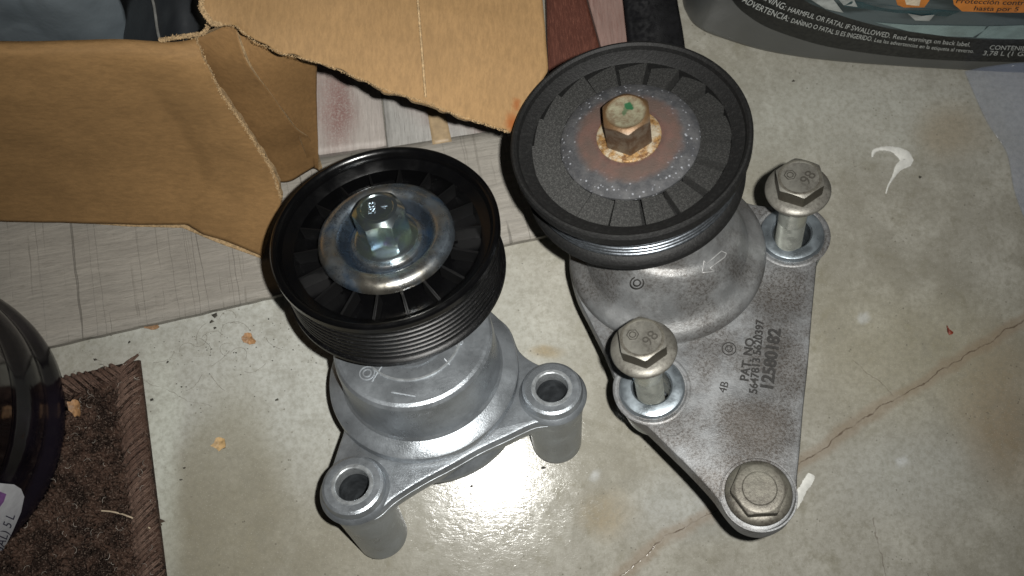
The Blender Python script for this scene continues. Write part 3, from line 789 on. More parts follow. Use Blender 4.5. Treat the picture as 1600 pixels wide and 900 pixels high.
bl_ = -box.location
def boxsheet(name, *a, **k):
    o = sheet(name, *a, **k)
    for v in o.data.vertices: v.co += bl_
    o.parent = box; return o
g = coons([(-80, 64, .100), (60, 63, .100), (180, 61, .098), (270, 66, .096), (306, 60, .095)],
          [(-80, 343, .006), (60, 346, .006), (180, 348, .006), (270, 350, .006), (292, 350, .007), (316, 366, .006), (350, 377, .006), (411, 401, .006)],
          [(-80, 64, .100), (-80, 82, .101), (-80, 97, .097), (-80, 345, .006)],
          [(306, 60, .095), (318, 90, .092), (345, 145, .078), (387, 205, .058), (425, 266, .038), (439, 310, .026), (417, 365, .014), (411, 401, .006)], 90, 60, (1, 0, 0, 1))
boxsheet('front_flap', g, .0028, k_in, None, .0012, 22, jag='r', jag_amp=.0007, edge=k_edge)
# fuzzy torn rim on the flap
def torn_rim(pl, wd, seed, name='torn_edge', col=None):
    pts = resample([P(*p) for p in pl], 110); V, F = [], []
    random.seed(seed)
    for i in range(len(pts)-1):
        p = pts[i]; q = pts[i+1]; 
        for k in range(14):
            a = p.lerp(q, random.random())+Vector((random.gauss(0, .25), random.gauss(0, .25), random.uniform(-.3, .15)))*wd; d = Vector((random.uniform(-1, 1), random.uniform(-1, 1), random.uniform(-.1, .35))).normalized()*wd*random.uniform(.15, .45)
            s = Vector((random.uniform(-1, 1), random.uniform(-1, 1), random.uniform(-.2, .2))).normalized()*wd*random.uniform(.08, .28); b = len(V)
            V += [a-s, a+s, a+s*.4+d, a-s*.5+d*.8]; F.append((b, b+1, b+2, b+3))
    V = [v+bl_ for v in V]
    o = raw(name, V, F, col or k_edge, box, False); tag(o, kind='stuff'); return o
torn_rim([(306, 58, .096), (318, 90, .0925), (345, 145, .0785), (387, 205, .0585), (425, 266, .0385), (439, 310, .0265)], .0012, 3)
torn_rim([(250, 63, .099), (280, 58, .098), (318, 52, .098), (330, 35, .100)], .0014, 5)
g = coons([(120, 346, .0052), (290, 349, .0052), (330, 368, .0052), (410, 398, .0052)], [(120, 348, .0048), (200, 354, .0048), (285, 356, .0048), (320, 371, .0048), (350, 383, .0048), (411, 405, .0048)],
          [(120, 346, .0052), (120, 348, .0048)], [(410, 398, .0052), (411, 405, .0048)], 60, 4, (0, 0, 0, 0))
boxsheet('paper_lip', g, .0004, k_edge, None, .0002, 80)
# folded inner strip and inner wall
g = coons([(318, 56, .094), (342, 46, .096), (366, 34, .098)], [(425, 284, .008), (455, 283, .007), (492, 262, .008)],
          [(300, 62, .092), (330, 130, .072), (372, 205, .045), (405, 262, .018), (425, 284, .008)],
          [(366, 34, .098), (385, 95, .088), (425, 150, .066), (462, 200, .042), (487, 222, .026), (492, 262, .008)], 24, 50)
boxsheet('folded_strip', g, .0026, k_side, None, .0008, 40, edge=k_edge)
g = coons([(366, 34, .0975), (440, 55, .088), (496, 60, .085)], [(485, 264, .006), (492, 264, .006), (498, 268, .006)],
          [(366, 34, .0975), (385, 95, .087), (425, 150, .065), (462, 200, .041), (485, 264, .006)], [(496, 60, .085), (495, 160, .045), (498, 268, .006)], 24, 50)
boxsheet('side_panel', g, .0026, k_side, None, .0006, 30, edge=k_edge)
g = coons([(322, -60, .112), (500, -60, .108), (700, -60, .100), (842, -60, .094)],
          [(330, 38, .108), (366, 40, .107), (400, 66, .106), (440, 83, .105), (500, 98, .103), (560, 122, .101), (600, 140, .099), (660, 158, .096), (720, 182, .092), (797, 207, .086)],
          [(322, -60, .112), (312, 5, .111), (330, 38, .108)], [(842, -60, .094), (852, 40, .092), (857, 110, .089), (797, 207, .086)], 110, 40, (1, 0, 1, 0))
flap = boxsheet('top_flap', g, .0028, k_top, None, .0010, 20, jag='bl', jag_amp=.0008, edge=k_edge)
torn_rim([(330, 38, .109), (366, 40, .108), (400, 66, .107), (440, 83, .106), (500, 98, .104), (560, 122, .102), (600, 140, .100), (660, 158, .097), (720, 182, .093), (797, 207, .087)], .0009, 8)
torn_rim([(316, -5, .112), (314, 12, .111), (330, 36, .110), (345, 38, .109)], .0014, 9)
V, F = [], []                      # scored crease across the flap
cr_ = [P(651+14*u, -40+200*u, .1018-.004*u) + bl_ for u in [i/24 for i in range(25)]]
for v in cr_: v.z += 0
bpy.context.view_layer.update()
pp = []
for i in range(40):
    u = i/39; px, py = 651+14*u, -20+172*u
    c = Vector((0, 0, CAM_H)); d = (P(px, py, 0)-c).normalized()
    ok, l, nr, _ = flap.ray_cast(c+bl_, d)
    if ok: pp.append(l+nr*.00005)
if len(pp) > 5: tube(V, F, pp, .00045, 6); raw('score_line', V, F, k_edge, flap)

# ------------------------------------------------------------------ bags and dark things at the back
bagm = NT('blue_grey_bag'); bagm.bump(bagm.noise(60, 4), .5, .002)
bag_m = bagm.done(bagm.mix(bagm.ramp(bagm.noise(14, 3), .3, .7), (.10, .12, .135), (.19, .22, .24)), .32, 0, Specular_IOR_Level=.6)
g = coons([(-80, -120, .02), (60, -140, .05), (190, -120, .03)], [(-80, 95, .004), (60, 100, .004), (200, 95, .004)],
          [(-80, -120, .02), (-70, -20, .045), (-80, 95, .004)], [(150, -120, .03), (180, -20, .030), (200, 95, .004)], 60, 50)
for row in g:
    for p in row:
        c = noise.noise(p*32)+.5*abs(noise.noise(p*75+Vector((3, 1, 0)))); p.z += .016*c*max(0, min(1, p.z/.02)); p.z = max(p.z, .002)
tag(sheet('plastic_bag', g, .0006, bag_m), 'crumpled blue grey plastic bag in the upper left corner, behind the cardboard', 'plastic bag')
dk = NT('black_vinyl'); dk.bump(dk.noise(400, 3), .3, .0004)
dk_m = dk.done(dk.mix(dk.ramp(dk.noise(30, 3), .4, .6), (.018, .020, .023), (.032, .035, .038)), .38, 0)
g = coons([(150, -140, .01), (260, -150, .06), (370, -140, .01)], [(205, 120, .01), (290, 110, .055), (390, 90, .01)],
          [(150, -140, .01), (185, 30, .012), (205, 120, .01)], [(370, -140, .01), (390, -20, .01), (390, 90, .01)], 40, 40)
ho = sheet('black_bag', g, .002, dk_m, None, .0025, 28)
tag(ho, 'black bag with one pale seam, between the blue grey plastic and the top cardboard flap', 'bag')
seam = simple('pale_thread', (.16, .16, .15), .8)
bpy.context.view_layer.update()
pp = []
for i in range(30):
    u = i/29; px, py = 228+26*u+3*math.sin(u*5), -30+95*u; c = Vector((0, 0, CAM_H)); d = (P(px, py, 0)-c).normalized()
    ok, l, nr, _ = ho.ray_cast(c, d)
    if ok: pp.append(l+nr*.0002)
if len(pp) > 4: V, F = [], []; tube(V, F, pp, .0007, 5); raw('seam', V, F, seam, ho)
# black strap right of the pink board
g = coons([(968, -60, .020), (1010, -60, .024), (1050, -60, .020)], [(984, 100, .012), (1028, 100, .016), (1074, 100, .012)],
          [(968, -60, .020), (976, 20, .016), (984, 100, .012)], [(1050, -60, .020), (1062, 20, .016), (1074, 100, .012)], 16, 20)
tag(sheet('black_strap', g, .010, simple('black_rubber', (.008, .008, .009), .34, 0, .2), None, .0006, 50), 'black rubber strap behind the dusty pulley, left of the grey jug', 'strap')

# ------------------------------------------------------------------ grey jug (upper right)
fp = [(99, 240), (101.5, 227), (107, 220), (118, 215), (140, 208.6), (171, 204.4), (218, 201.8), (266, 200.4), (305, 201), (330, 206), (342, 220), (345, 245), (344, 290), (338, 318), (318, 330), (270, 333), (180, 334), (125, 330), (104, 318), (99, 290)]
fp = [(x-2.3, y-12.6) for x, y in fp]; fps = spline(fp, 8)
jug = bpy.data.objects.new('oil_jug', None); COL.objects.link(jug); jug.location = (.22, .265, 0)
tag(jug, 'grey plastic jug with black warning label band standing at the upper right', 'jug')
t = NT('grey_jug_plastic'); t.bump(t.noise(300, 3), .12, .0004)
jug_m = t.done(t.mix(t.ramp(t.noise(20, 3), .3, .7), (.105, .11, .108), (.125, .13, .128)), .38, .15)
def jugoff(verts): return [Vector(v)-Vector((.22, .265, 0)) for v in verts]
def wall_ring(z, ins):
    n = len(fps); out = []
    for i in range(n):
        a, b = fps[i-1], fps[(i+1) % n]; dx, dy = b[0]-a[0], b[1]-a[1]; L = math.hypot(dx, dy)
        out.append(Vector(((fps[i][0]-dy/L*ins)*MM, (fps[i][1]+dx/L*ins)*MM, z*MM)))
    return out
def jr(z, sc): return [Vector((((p[0]-222)*sc+222)*MM, ((p[1]-266)*sc+266)*MM, z*MM)) for p in fps]
rg = [wall_ring(.5, 6), wall_ring(.6, 2.5), wall_ring(2.0, .7), wall_ring(4.5, 0), wall_ring(90, 0), wall_ring(190, 0), wall_ring(205, 4), jr(225, .82), jr(245, .5), jr(258, .22), jr(280, .17), jr(281, .02)]
V = []; F = []; n = len(fps)
for r in rg: V += jugoff(r)
for k in range(len(rg)-1):
    for i in range(n): j = (i+1) % n; F.append((k*n+i, k*n+j, (k+1)*n+j, (k+1)*n+i))
F.append(tuple(range(n))); F.append(tuple((len(rg)-1)*n+i for i in range(n)))
raw('body', V, F, jug_m, jug)
bm = bmesh.new(); lathe(bm, [(0, 296), (19, 296), (21, 294), (21, 272), (18, 272)], 48); cap_o = finish('cap', bm, simple('black_cap', (.02, .02, .02), .4), jug); 
def wallpx(px, py, off=.0003):
    r = C2W @ (Vector((px-800, 450-py, -FPX))/FPX); n = len(fps); best = None
    for i in range(n):
        a = Vector(fps[i])*MM; b = Vector(fps[(i+1) % n])*MM; e = b-a
        den = r.x*e.y-r.y*e.x
        if abs(den) < 1e-12: continue
        tt = (a.x*e.y-a.y*e.x)/den; uu = (a.x*r.y-a.y*r.x)/den
        if tt > 0 and -1e-6 <= uu <= 1+1e-6 and (best is None or tt < best[0]):
            nr = Vector((e.y, -e.x)).normalized()
            if nr.dot(Vector((r.x, r.y))) > 0: nr = -nr
            best = (tt, nr)
    if best is None: return None
    tt, nr = best
    return Vector((r.x*tt+nr.x*off, r.y*tt+nr.y*off, CAM_H+r.z*tt))
def wall_patch(name, lower, upper, off, mat, nu=60, nv=6, parent=None):
    a = resample([Vector((p[0], p[1], 0)) for p in spline(lower, 6, False)], nu); b = resample([Vector((p[0], p[1], 0)) for p in spline(upper, 6, False)], nu)
    V = []; ok = True
    for j in range(nv):
        for i in range(nu):
            q = a[i].lerp(b[i], j/(nv-1)); w_ = wallpx(q.x, q.y, off)
            V.append(w_ if w_ else V[-1])
    F = [(j*nu+i, j*nu+i+1, (j+1)*nu+i+1, (j+1)*nu+i) for j in range(nv-1) for i in range(nu-1)]
    return raw(name, jugoff(V), F, mat, parent or jug)
blk_lab = simple('black_label_print', (.008, .009, .009), .42, 0, .2); 
lab_low = [(1128, -30), (1148, 4), (1170, 24), (1200, 42), (1250, 60), (1300, 73), (1380, 85), (1460, 92), (1540, 95), (1630, 96)]
lab_mid = [(1215, -40), (1235, -18), (1262, 2), (1290, 14), (1330, 28), (1380, 41), (1430, 50), (1490, 57), (1550, 60), (1640, 61)]
wall_patch('label_band', lab_low, lab_mid, .0004, blk_lab, 80, 6)
t = NT('label_picture'); nz = t.noise(30, 3, .5, t.scale(t.co, (1, 1, 3)))
lab_pic = t.done(t.mix(t.ramp(nz, .4, .6), (.018, .032, .036), (.085, .115, .125)), .35, 0)
wall_patch('label_picture', lab_mid, [(1230, -90), (1260, -90), (1300, -90), (1340, -90), (1400, -90), (1450, -90), (1500, -90), (1560, -90), (1640, -90)], .0004, lab_pic, 80, 8)
def polyprint(name, pts, mat, off=.0006):
    V = [wallpx(x, y, off) for x, y in pts]; 
    if any(v is None for v in V): return
    raw(name, jugoff(V), [tuple(range(len(V)))], mat, jug, False)
pr_white = simple('print_pale_teal', (.24, .33, .33), .35, 0, .25, 60); pr_org = simple('print_orange', (.62, .21, .03), .4, 0, .25, 60); pr_grey = simple('print_silver', (.32, .34, .33), .35, 0, .4, 120)
polyprint('label_print', [(1368, 33), (1420, 37), (1480, 38), (1541, 39), (1537, 46), (1520, 56), (1480, 55), (1420, 47)], pr_white)
polyprint('label_print', [(1545, 39), (1620, 37), (1640, 38), (1640, 58), (1590, 59), (1525, 57)], pr_white)
polyprint('label_print', [(1262, -6), (1290, 12), (1318, 18), (1306, 2), (1296, -10)], pr_grey)
polyprint('label_print', [(1306, -8), (1318, 6), (1340, 9), (1332, -8)], pr_grey)
polyprint('label_print', [(1318, 8), (1400, 18), (1480, 24), (1500, 16), (1410, 9), (1330, 0)], simple('print_dark_teal', (.02, .055, .065), .3))
polyprint('label_print', [(1398, -10), (1402, 5), (1412, 9), (1444, 9), (1452, -2), (1450, -10)], pr_org, .0008)
polyprint('label_print', [(1412, -10), (1416, 4), (1436, 6), (1440, -10)], simple('print_cream', (.70, .60, .45), .4), .0010)
polyprint('label_print', [(1418, 18), (1430, 29), (1452, 30), (1460, 20), (1440, 22)], pr_grey, .0009)
polyprint('label_print', [(1485, -30), (1490, 4), (1503, 15), (1560, 17), (1640, 17), (1640, -30)], pr_org, .0008)
def wall_text(name, s, path, size, mat, shear=.25, off=.0009, xs=.92, start=0, bold=0):
    V, F = text_mesh(s, 1.0, 0, shear, bold, 'LEFT'); pl = [Vector((p[0], p[1], 0)) for p in spline(path, 8, False)]
    d = [0]
    for a, b in zip(pl, pl[1:]): d.append(d[-1]+(b-a).length)
    out = []
    for v in V:
        sx = start+v.x*size*xs; k = 0
        while k < len(pl)-2 and d[k+1] < sx: k += 1
        tg = (pl[k+1]-pl[k]).normalized(); u = sx-d[k]; q = pl[k]+tg*u; nr = Vector((tg.y, -tg.x, 0))
        q = q+nr*(v.y*size); w_ = wallpx(q.x, q.y, off); out.append(w_ if w_ else Vector((.14, .208, .03)))
    return raw(name, jugoff(out), F, mat, jug, False), max(v.x for v in V)*size*xs
pr_txt = simple('print_white', (.50, .52, .50), .5, 0, .1)
l1 = [(1150, -40), (1180, -12), (1205, 3), (1232, 15), (1292, 33), (1330, 44), (1394, 57), (1515, 70), (1640, 78)]
l2 = [(1140, -20), (1160, -1), (1185, 13), (1210, 23), (1235, 32), (1275, 43), (1324, 55), (1420, 70), (1521, 80), (1640, 86)]
def arc_at(path, x):
    pl = [Vector((p[0], p[1])) for p in spline(path, 8, False)]; s = 0
    for a, b in zip(pl, pl[1:]):
        if b.x >= x: return s+(b-a).length*(x-a.x)/(b.x-a.x)
        s += (b-a).length
    return s
def fit_text(s, path, x0, x1, size):
    a, b = arc_at(path, x0), arc_at(path, x1); V, _ = text_mesh(s, 1, 0, .25, 0, 'LEFT'); wd = max(v.x for v in V)
    wall_text('label_text', s, path, size, pr_txt, start=a, xs=(b-a)/(wd*size))
fit_text('WARNING:', l1, 1172, 1227, 15)
fit_text('HARMFUL OR FATAL IF SWALLOWED.', l1, 1230, 1390, 11.5)
fit_text('Read warnings on back label.', l1, 1394, 1515, 10)
fit_text('ADVERTENCIA:', l2, 1160, 1232, 14)
fit_text('DA\u00d1INO O FATAL SI ES INGERIDO.', l2, 1235, 1362, 10.5)
fit_text('Lea las advertencias en la etiqueta al reverso.', l2, 1365, 1521, 8.5)
fit_text('CONTENIDO', [(1500, 73), (1560, 75), (1660, 78)], 1545, 1614, 10)
fit_text('3,78 L (1 Gal)', [(1500, 82), (1560, 84), (1660, 86)], 1534, 1612, 10)
pr_dk = simple('print_dark', (.03, .02, .015), .5, 0, .1)
def fit_dark(s, path, x0, x1, size):
    a, b = arc_at(path, x0), arc_at(path, x1); V, _ = text_mesh(s, 1, 0, .25, 0, 'LEFT'); wd = max(v.x for v in V)
    wall_text('label_text', s, path, size, pr_dk, start=a, xs=(b-a)/(wd*size), off=.0012, bold=.01)
fit_dark('Protecci\u00f3n contra', [(1480, 0), (1560, 3), (1660, 5)], 1492, 1606, 11)
fit_dark('hasta por 5', [(1480, 11), (1560, 13), (1660, 15)], 1520, 1592, 10)

# ------------------------------------------------------------------ purple-black jug (left)
bc = (-.2300, .0180)
bot = bpy.data.objects.new('washer_fluid_jug', None); COL.objects.link(bot); bot.location = (bc[0], bc[1], 0)
tag(bot, 'glossy purple black round jug with a white label corner, standing at the left edge', 'jug')
t = NT('purple_black_plastic'); t.bump(t.noise(45, 3), .35, .0015)
pb = t.done(t.mix(t.ramp(t.noise(25, 3), .4, .65), (.002, .0018, .0035), (.010, .008, .013)), t.ramp(t.noise(40, 3), .35, .65, .10, .25), 0, Specular_IOR_Level=.28)
bm = bmesh.new()
lathe(bm, [(0, .6), (56, .6), (60, 1.0), (62.3, 4), (63.2, 9), (62.6, 14), (61.2, 17), (61.0, 20), (62.2, 23), (62.8, 30), (62, 37), (60.5, 40), (60.5, 44), (62.0, 48), (62.0, 120), (58, 150), (40, 175), (18, 190), (16, 210), (0, 210)], 128)
finish('body', bm, pb, bot, 60)
def bwall(px, py, rad=.0627):
    o = Vector((0, 0, CAM_H)); r = C2W @ (Vector((px-800, 450-py, -FPX))/FPX)
    ox, oy = -bc[0], -bc[1]; A = r.x**2+r.y**2; B = 2*(ox*r.x+oy*r.y); Cc = ox*ox+oy*oy-rad**2; D = B*B-4*A*Cc
    if D < 0: return None
    tt = (-B-math.sqrt(D))/(2*A); return Vector((r.x*tt-bc[0], r.y*tt-bc[1], CAM_H+r.z*tt))
lb = [(-40, 742), (0, 755), (22, 757), (33, 764), (38, 776), (33, 800), (20, 830), (4, 862), (-20, 900), (-60, 880), (-80, 800)]
labw = simple('white_label', (.52, .53, .56), .4, 0, .08)
def bprint(name, pts, mat, rad):
    bm = bmesh.new(); pv = [bm.verts.new((x/1000, -y/1000, 0)) for x, y in pts]; bm.faces.new(pv)
    bmesh.ops.triangulate(bm, faces=bm.faces)
    for _ in range(3): bmesh.ops.subdivide_edges(bm, edges=bm.edges, cuts=1, use_grid_fill=True)
    bad = []
    for v in bm.verts:
        q = bwall(v.co.x*1000, -v.co.y*1000, rad)
        if q is None: bad.append(v)
        else: v.co = q
    bmesh.ops.delete(bm, geom=bad, context='VERTS'); return finish(name, bm, mat, bot, 80)
bprint('label', lb, labw, .0633)
bprint('label_print', [(-40, 762), (0, 768), (10, 772), (6, 784), (-6, 800), (-40, 800)], simple('print_purple', (.20, .09, .26), .4), .0636)
V, F = text_mesh('GAL) 5 L', 1, 0, .1, 0, 'LEFT')
out = []
for v in V:
    # baseline runs up the label towards the upper right
    bx0, by0, dx, dy = 2, 868, .33, -.94
    s_ = v.x*22*.80; u_ = v.y*20
    q = bwall(bx0+dx*s_-dy*u_*-1*-1+(-.0), by0+dy*s_+dx*u_*1, .0637) if False else bwall(bx0+dx*s_+dy*u_*1.0, by0+dy*s_-dx*u_*1.0, .0637)
    out.append(q or Vector((0, 0, .05)))
raw('label_text', out, F, simple('print_navy', (.03, .03, .06), .5), bot, False)

# ------------------------------------------------------------------ clear film at the right edge
t = NT('clear_film'); t.bump(t.noise(70, 3), .6, .002)
film_m = t.done((.38, .46, .66), .16, 0, Alpha=.11, Specular_IOR_Level=.6)
g = coons([(1506, 112, .004), (1580, 100, .02), (1700, 90, .03)], [(1604, 352, .003), (1650, 350, .008), (1720, 340, .01)],
          [(1506, 112, .004), (1522, 150, .003), (1543, 195, .003), (1572, 240, .003), (1584, 300, .003), (1604, 352, .003)], [(1700, 90, .03), (1710, 220, .03), (1720, 340, .01)], 40, 50)
for row in g:
    for i, p in enumerate(row): p.z += .004*noise.noise(p*60)*min(1, i/6)+.0004; p.z = max(p.z, .0012)
tag(sheet('plastic_film', g, .0003, film_m), 'clear bluish plastic film lying at the right edge below the grey jug', 'plastic film')

# ------------------------------------------------------------------ doormat
random.seed(5)
t = NT('brown_yarn'); oi = t.n('ShaderNodeObjectInfo').outputs['Random']
yc = t.mix(oi, (.100, .060, .045), (.165, .108, .083))
yc = t.mix(t.ramp(t.noise(900, 3, .7), .45, .7), yc, (.05, .033, .026))
yarn = t.done(yc, .85, 0, Specular_IOR_Level=.2)
t = NT('dark_pile_yarn'); yc = t.mix(t.ramp(t.noise(130, 3, .6), .38, .62), (.012, .006, .004), (.060, .034, .024))
yc = t.mix(t.ramp(t.noise(1500, 2, .7), .5, .75), yc, (.16, .12, .095))
pile_m = t.done(yc, .9, 0, Specular_IOR_Level=.2)
mat_root = bpy.data.objects.new('doormat', None); COL.objects.link(mat_root); mc = P(222, 555, 0); mat_root.location = mc
tag(mat_root, 'dark brown shaggy mat corner with a slanted yarn border at the lower left', 'doormat')
c0 = P(216, 562, .004); cT = P(60, 598, .004); cR = P(262, 940, .004)
# backing
g = [[c0.lerp(cR, j/11)+(cT-c0)*(i/11)*2.2 for i in range(12)] for j in range(12)]
for row in g:
    for p in row: p.z = .0035
bk = sheet('backing', g, .0025, pile_m)
for v in bk.data.vertices: v.co -= mc
bk.parent = mat_root
# border stitch: a bundle of fine threads
V, F = [], []
for k in range(9):
    oy, oz = (k-4)*.00017, .0006*(1-((k-4)/5)**2)+random.uniform(0, .0002); ln = .0062*random.uniform(.85, 1.1); ph = random.uniform(0, 6.28)
    pts = [Vector((-ln+2*ln*s/6, oy*(1-.65*(abs(s/3-1)**2))+.0003*math.sin(ph+s*.9), .0022*(1-((s-3)/3.4)**2)+oz)) for s in range(7)]
    tube(V, F, pts, [.00012, .00021, .00025, .00026, .00025, .00021, .0001], 4)
st0 = raw('border_stitch', V, F, yarn, mat_root)
cnt = 0
def stitch(pos, ang, sc=1):
    global cnt
    o = st0 if cnt == 0 else share(st0, 'border_stitch', mat_root); cnt += 1
    o.location = pos-mc; o.rotation_euler = (random.uniform(-.15, .15), random.uniform(-.12, .12), ang+random.uniform(-.09, .09)); s = sc*random.uniform(.9, 1.1); o.scale = (s, random.uniform(.85, 1.25), random.uniform(.85, 1.2))
dR = (cR-c0); LR = dR.length; dR.normalize(); nR = Vector((dR.y, -dR.x, 0)); nR = -nR if nR.dot(cT-c0) < 0 else nR
dT = (cT-c0); LT = dT.length; dT.normalize(); nT = Vector((dT.y, -dT.x, 0)); nT = -nT if nT.dot(cR-c0) < 0 else nT
k = .002
while k < LR:
    a = math.atan2(-dR.y, -dR.x)+R_(-52)     # slanting up towards the outer edge
    stitch(c0+dR*k+nR*.0048+Vector((0, 0, .0006)), a); k += .0026
k = .007
while k < LT:
    a = math.atan2(dT.y, dT.x)+R_(132)
    stitch(c0+dT*k+nT*.0042+Vector((0, 0, .0005)), a, .85); k += .0027
V, F = [], []
def tuft(c, hgt):
    r = random.uniform(.00045, .0008); a = random.uniform(0, 6.28); l = random.uniform(.0012, .0032)
    pts = []
    for s in range(5):
        u = s/4; pts.append(c+Vector((math.cos(a+u*2.2)*l*u, math.sin(a+u*2.2)*l*u, hgt*math.sin(u*2.4)*1.1)))
    tube(V, F, pts, [r*.8, r, r*1.05, r*.95, r*.5], 5)
for i in range(4200):
    u = random.random()*1.0; v = random.random()*1.3
    c = c0+dR*(.010+u*(LR-.005))+nR*(.0105+v*.055)
    if (c-c0).dot(nT) < .009: continue
    hv = noise.noise(c*260); c.z = .0030
    tuft(c, .0022+.0018*hv+random.uniform(0, .0012))
V = [v-mc for v in V]
pl_ = raw('pile', V, F, pile_m, mat_root); tag(pl_, kind='stuff')
# stray lint on the mat
V, F = [], []
for i in range(90):
    c = c0+dR*random.uniform(.0, LR)+nR*random.uniform(0, .05); c.z = .0078+random.uniform(0, .001); a = random.uniform(0, 6.28); l = random.uniform(.0008, .003)
    pts = [c+Vector((math.cos(a+s*.5)*l*s/3, math.sin(a+s*.5)*l*s/3, random.uniform(0, .0004))) for s in range(4)]
    tube(V, F, pts, .00007, 4)
V = [v-mc for v in V]
lint_m = simple('lint', (.42, .38, .33), .8)
tag(raw('lint', V, F, lint_m, mat_root), kind='stuff')

# ------------------------------------------------------------------ debris on the floor
def chip(name, px, py, w_, h_, rot, mat, label, cat, hz=.0008, seed=0, thick=.0005, group=None, z0=0.0, curl=.0012):
    random.seed(seed); c = P(px, py, z0); k = CAM_H/FPX; n = 14; V = []; F = []
    ol = []
    for i in range(n):
        a = 2*math.pi*i/n; rr_ = 1+random.uniform(-.28, .22); x = w_*k*.5*rr_*math.cos(a); y = h_*k*.5*rr_*math.sin(a)
        ol.append((x*math.cos(rot)-y*math.sin(rot), x*math.sin(rot)+y*math.cos(rot)))
    for s, zo in ((1, thick), (.55, thick*1.15), (1, 0), ):
        for x, y in ol:
            V.append(Vector((x*s, y*s, zo+hz*.3+curl*((x*s)/(w_*k*.5))**2*.6+(curl*.2*noise.noise(Vector((x*900, y*900, seed)))))))
    V.append(Vector((0, 0, thick*1.1+hz*.3)))
    for i in range(n):
        j = (i+1) % n; F += [(i, j, n+j, n+i), (n+i, n+j, 3*n), (2*n+i, 2*n+j, j, i)]
    F.append(tuple(2*n+i for i in range(n-1, -1, -1)))
    mn = min(v.z for v in V)
    for v in V: v.z -= mn-.0001
    o = raw(name, V, F, mat, None, False); o.location = c; tag(o, label, cat, group); return o
leafm = simple('dry_leaf', (.30, .165, .075), .6, 0, .4, 500); leafl = simple('pale_leaf', (.42, .28, .13), .6, 0, .35, 500); leafd = simple('brown_leaf', (.26, .15, .075), .7, 0, .3, 500)
chip('leaf_fragment', 389, 530, 22, 17, -.6, leafm, 'orange brown leaf scrap on pale concrete left of the glossy pulley', 'leaf', seed=2)
chip('leaf_fragment', 343, 693, 22, 19, .3, leafl, 'pale yellow leaf scrap alone on the concrete between mat and left tensioner', 'leaf', seed=3)
chip('leaf_fragment', 240, 511, 24, 10, 0, leafd, 'flat brown leaf scrap just above the mat corner', 'leaf', seed=4)
chip('leaf_fragment', 118, 637, 16, 30, .5, leafm, 'tan leaf scrap wedged between the mat and the purple black jug', 'leaf', seed=6, z0=.0075)
chip('wood_splinter', 1481, 517, 6, 19, .35, simple('red_splinter', (.16, .028, .012), .5, 0, .4, 400), 'small dark red splinter alone on the concrete at the right', 'splinter', seed=7)
chip('leaf_fragment', 237, 800, 20, 16, .2, simple('olive_leaf', (.20, .15, .07), .7, 0, .3, 400), 'olive brown seed husk at the right edge of the mat', 'husk', seed=9, z0=.0005)
chip('bark_bit', 238, 817, 40, 11, .12, simple('dark_bark', (.045, .03, .02), .8, 0, .4, 400), 'dark bark bit under the husk at the right edge of the mat', 'bark', seed=10, z0=.0015, hz=.002)
V, F = [], []
pts = [P(158+16*i, 798+1.2*i*i, .0085-.0010*i) for i in range(6)]
tube(V, F, [p+Vector((0, 0, 0)) for p in resample(pts, 14)], .0004, 5); tag(raw('dry_stalk', V, F, simple('straw', (.42, .34, .24), .7)), 'thin pale dry stalk across the mat border', 'stalk')
grit_m = simple('dark_grit', (.05, .045, .035), .8, 0, .5, 900)
V, F = [], []; random.seed(21)
spots = [(433, 625, 5), (849, 731, 5), (350, 700, 3), (202, 535, 4), (336, 493, 7), (330, 503, 5), (336, 513, 4), (262, 566, 4), (284, 605, 3), (237, 625, 4), (288, 731, 4), (283, 750, 3), (150, 562, 5), (160, 575, 4), (920, 520, 3), (1240, 127, 4), (1437, 277, 4), (925, 525, 2), (700, 745, 4), (737, 760, 4), (550, 470, 3), (612, 480, 2)]
for i in range(200):
    x = random.gauss(370, 130); y = 560-.22*x+abs(random.gauss(0, 60)) + (30 if x > 200 else 0)
    if 60 < x < 620 and not (x < 265 and y > 552): spots.append((x, y, random.choice((.8, 1, 1, 1.4, 2))))
for i in range(110): spots.append((random.uniform(560, 1590), random.uniform(150, 890), random.choice((.7, .8, 1, 1.4))))
for x, y, r in spots:
    c = P(x, y, 0); k = CAM_H/FPX*r*.75; b = len(V)
    for q in ((1, 0, .1), (.2, 1.1, .1), (-1, .3, .1), (-.4, -.9, .1), (0, 0, .9)): V.append(c+Vector(((q[0]+random.uniform(-.4, .4))*k, (q[1]+random.uniform(-.4, .4))*k*.7, max(.00005, q[2]*k*.8))))
    F += [(b, b+1, b+4), (b+1, b+2, b+4), (b+2, b+3, b+4), (b+3, b, b+4)]
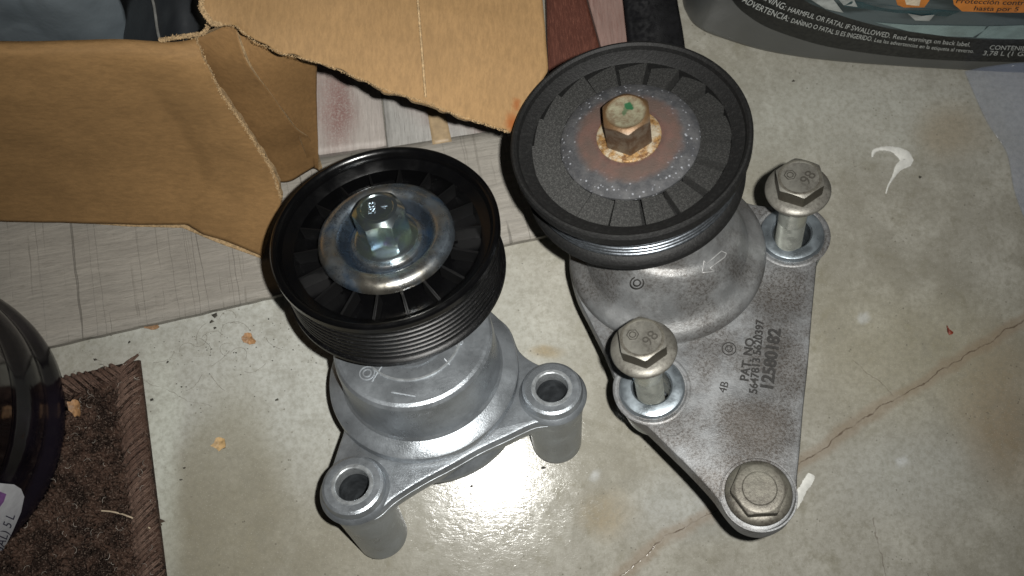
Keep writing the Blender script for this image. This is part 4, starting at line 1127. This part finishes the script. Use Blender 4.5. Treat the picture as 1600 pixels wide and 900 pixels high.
# a few hairs and fibres
tag(raw('grit', V, F, grit_m, None, False), 'scattered dark grit specks on the concrete', 'grit', kind='stuff')
V, F = [], []
for i in range(16):
    x = random.gauss(330, 60); y = random.gauss(535, 35)
    if y < 500-.22*(x-280)+5: y += 50
    if x < 262: x = 262+random.uniform(5, 60)
    a = random.uniform(0, 6.28); p = P(x, y, .0004); pts = [p]; cv = random.uniform(-.5, .5)
    for s in range(9):
        a += cv+random.uniform(-.25, .25); p = p+Vector((math.cos(a), math.sin(a), 0))*random.uniform(.0006, .0016); pts.append(p+Vector((0, 0, random.uniform(0, .0006))))
    tube(V, F, pts, .00006, 4)
tag(raw('fibres', V, F, simple('hair_fibre', (.20, .18, .15), .7), None), 'thin curled hairs and fibres on the concrete above the mat', 'hair', kind='stuff')
# white paint dribbles
paint = simple('white_paint', (.66, .66, .62), .5, 0, .12, 300, 900, .3)
def dribble(pl, label):
    V, F = [], []; pts = spline(pl, 8, False); n = len(pts); k = CAM_H/FPX; L = []
    for i, (x, y, w_) in enumerate(pts):
        a = pts[max(i-1, 0)]; b = pts[min(i+1, n-1)]; d = (P(b[0], b[1])-P(a[0], a[1])).normalized(); nr = Vector((-d.y, d.x, 0)); c = P(x, y); w2 = w_*k*.5*(1+.25*noise.noise(Vector((i*.5, x, 0))))
        for s, h in ((-1, .00006), (-.6, .0003), (0, .0004), (.6, .0003), (1, .00006)): V.append(c+nr*w2*s+Vector((0, 0, h)))
    for i in range(n-1):
        for j in range(4): a = i*5+j; F.append((a, a+1, a+6, a+5))
    tag(raw('paint_drip', V, F, paint), label, 'paint drip', 'dried white paint drips')
dribble([(1363, 246, 3), (1366, 236, 6), (1380, 232, 7), (1396, 234, 11), (1412, 243, 22), (1416, 252, 20), (1404, 262, 12), (1396, 276, 5), (1388, 290, 3), (1384, 303, 2)], 'hooked white paint drip on the concrete at the right, below the grey jug')
dribble([(1268, 741, 10), (1264, 750, 14), (1256, 762, 13), (1246, 778, 16), (1240, 792, 14)], 'short white paint drip touching the pointed end of the grimy plate')
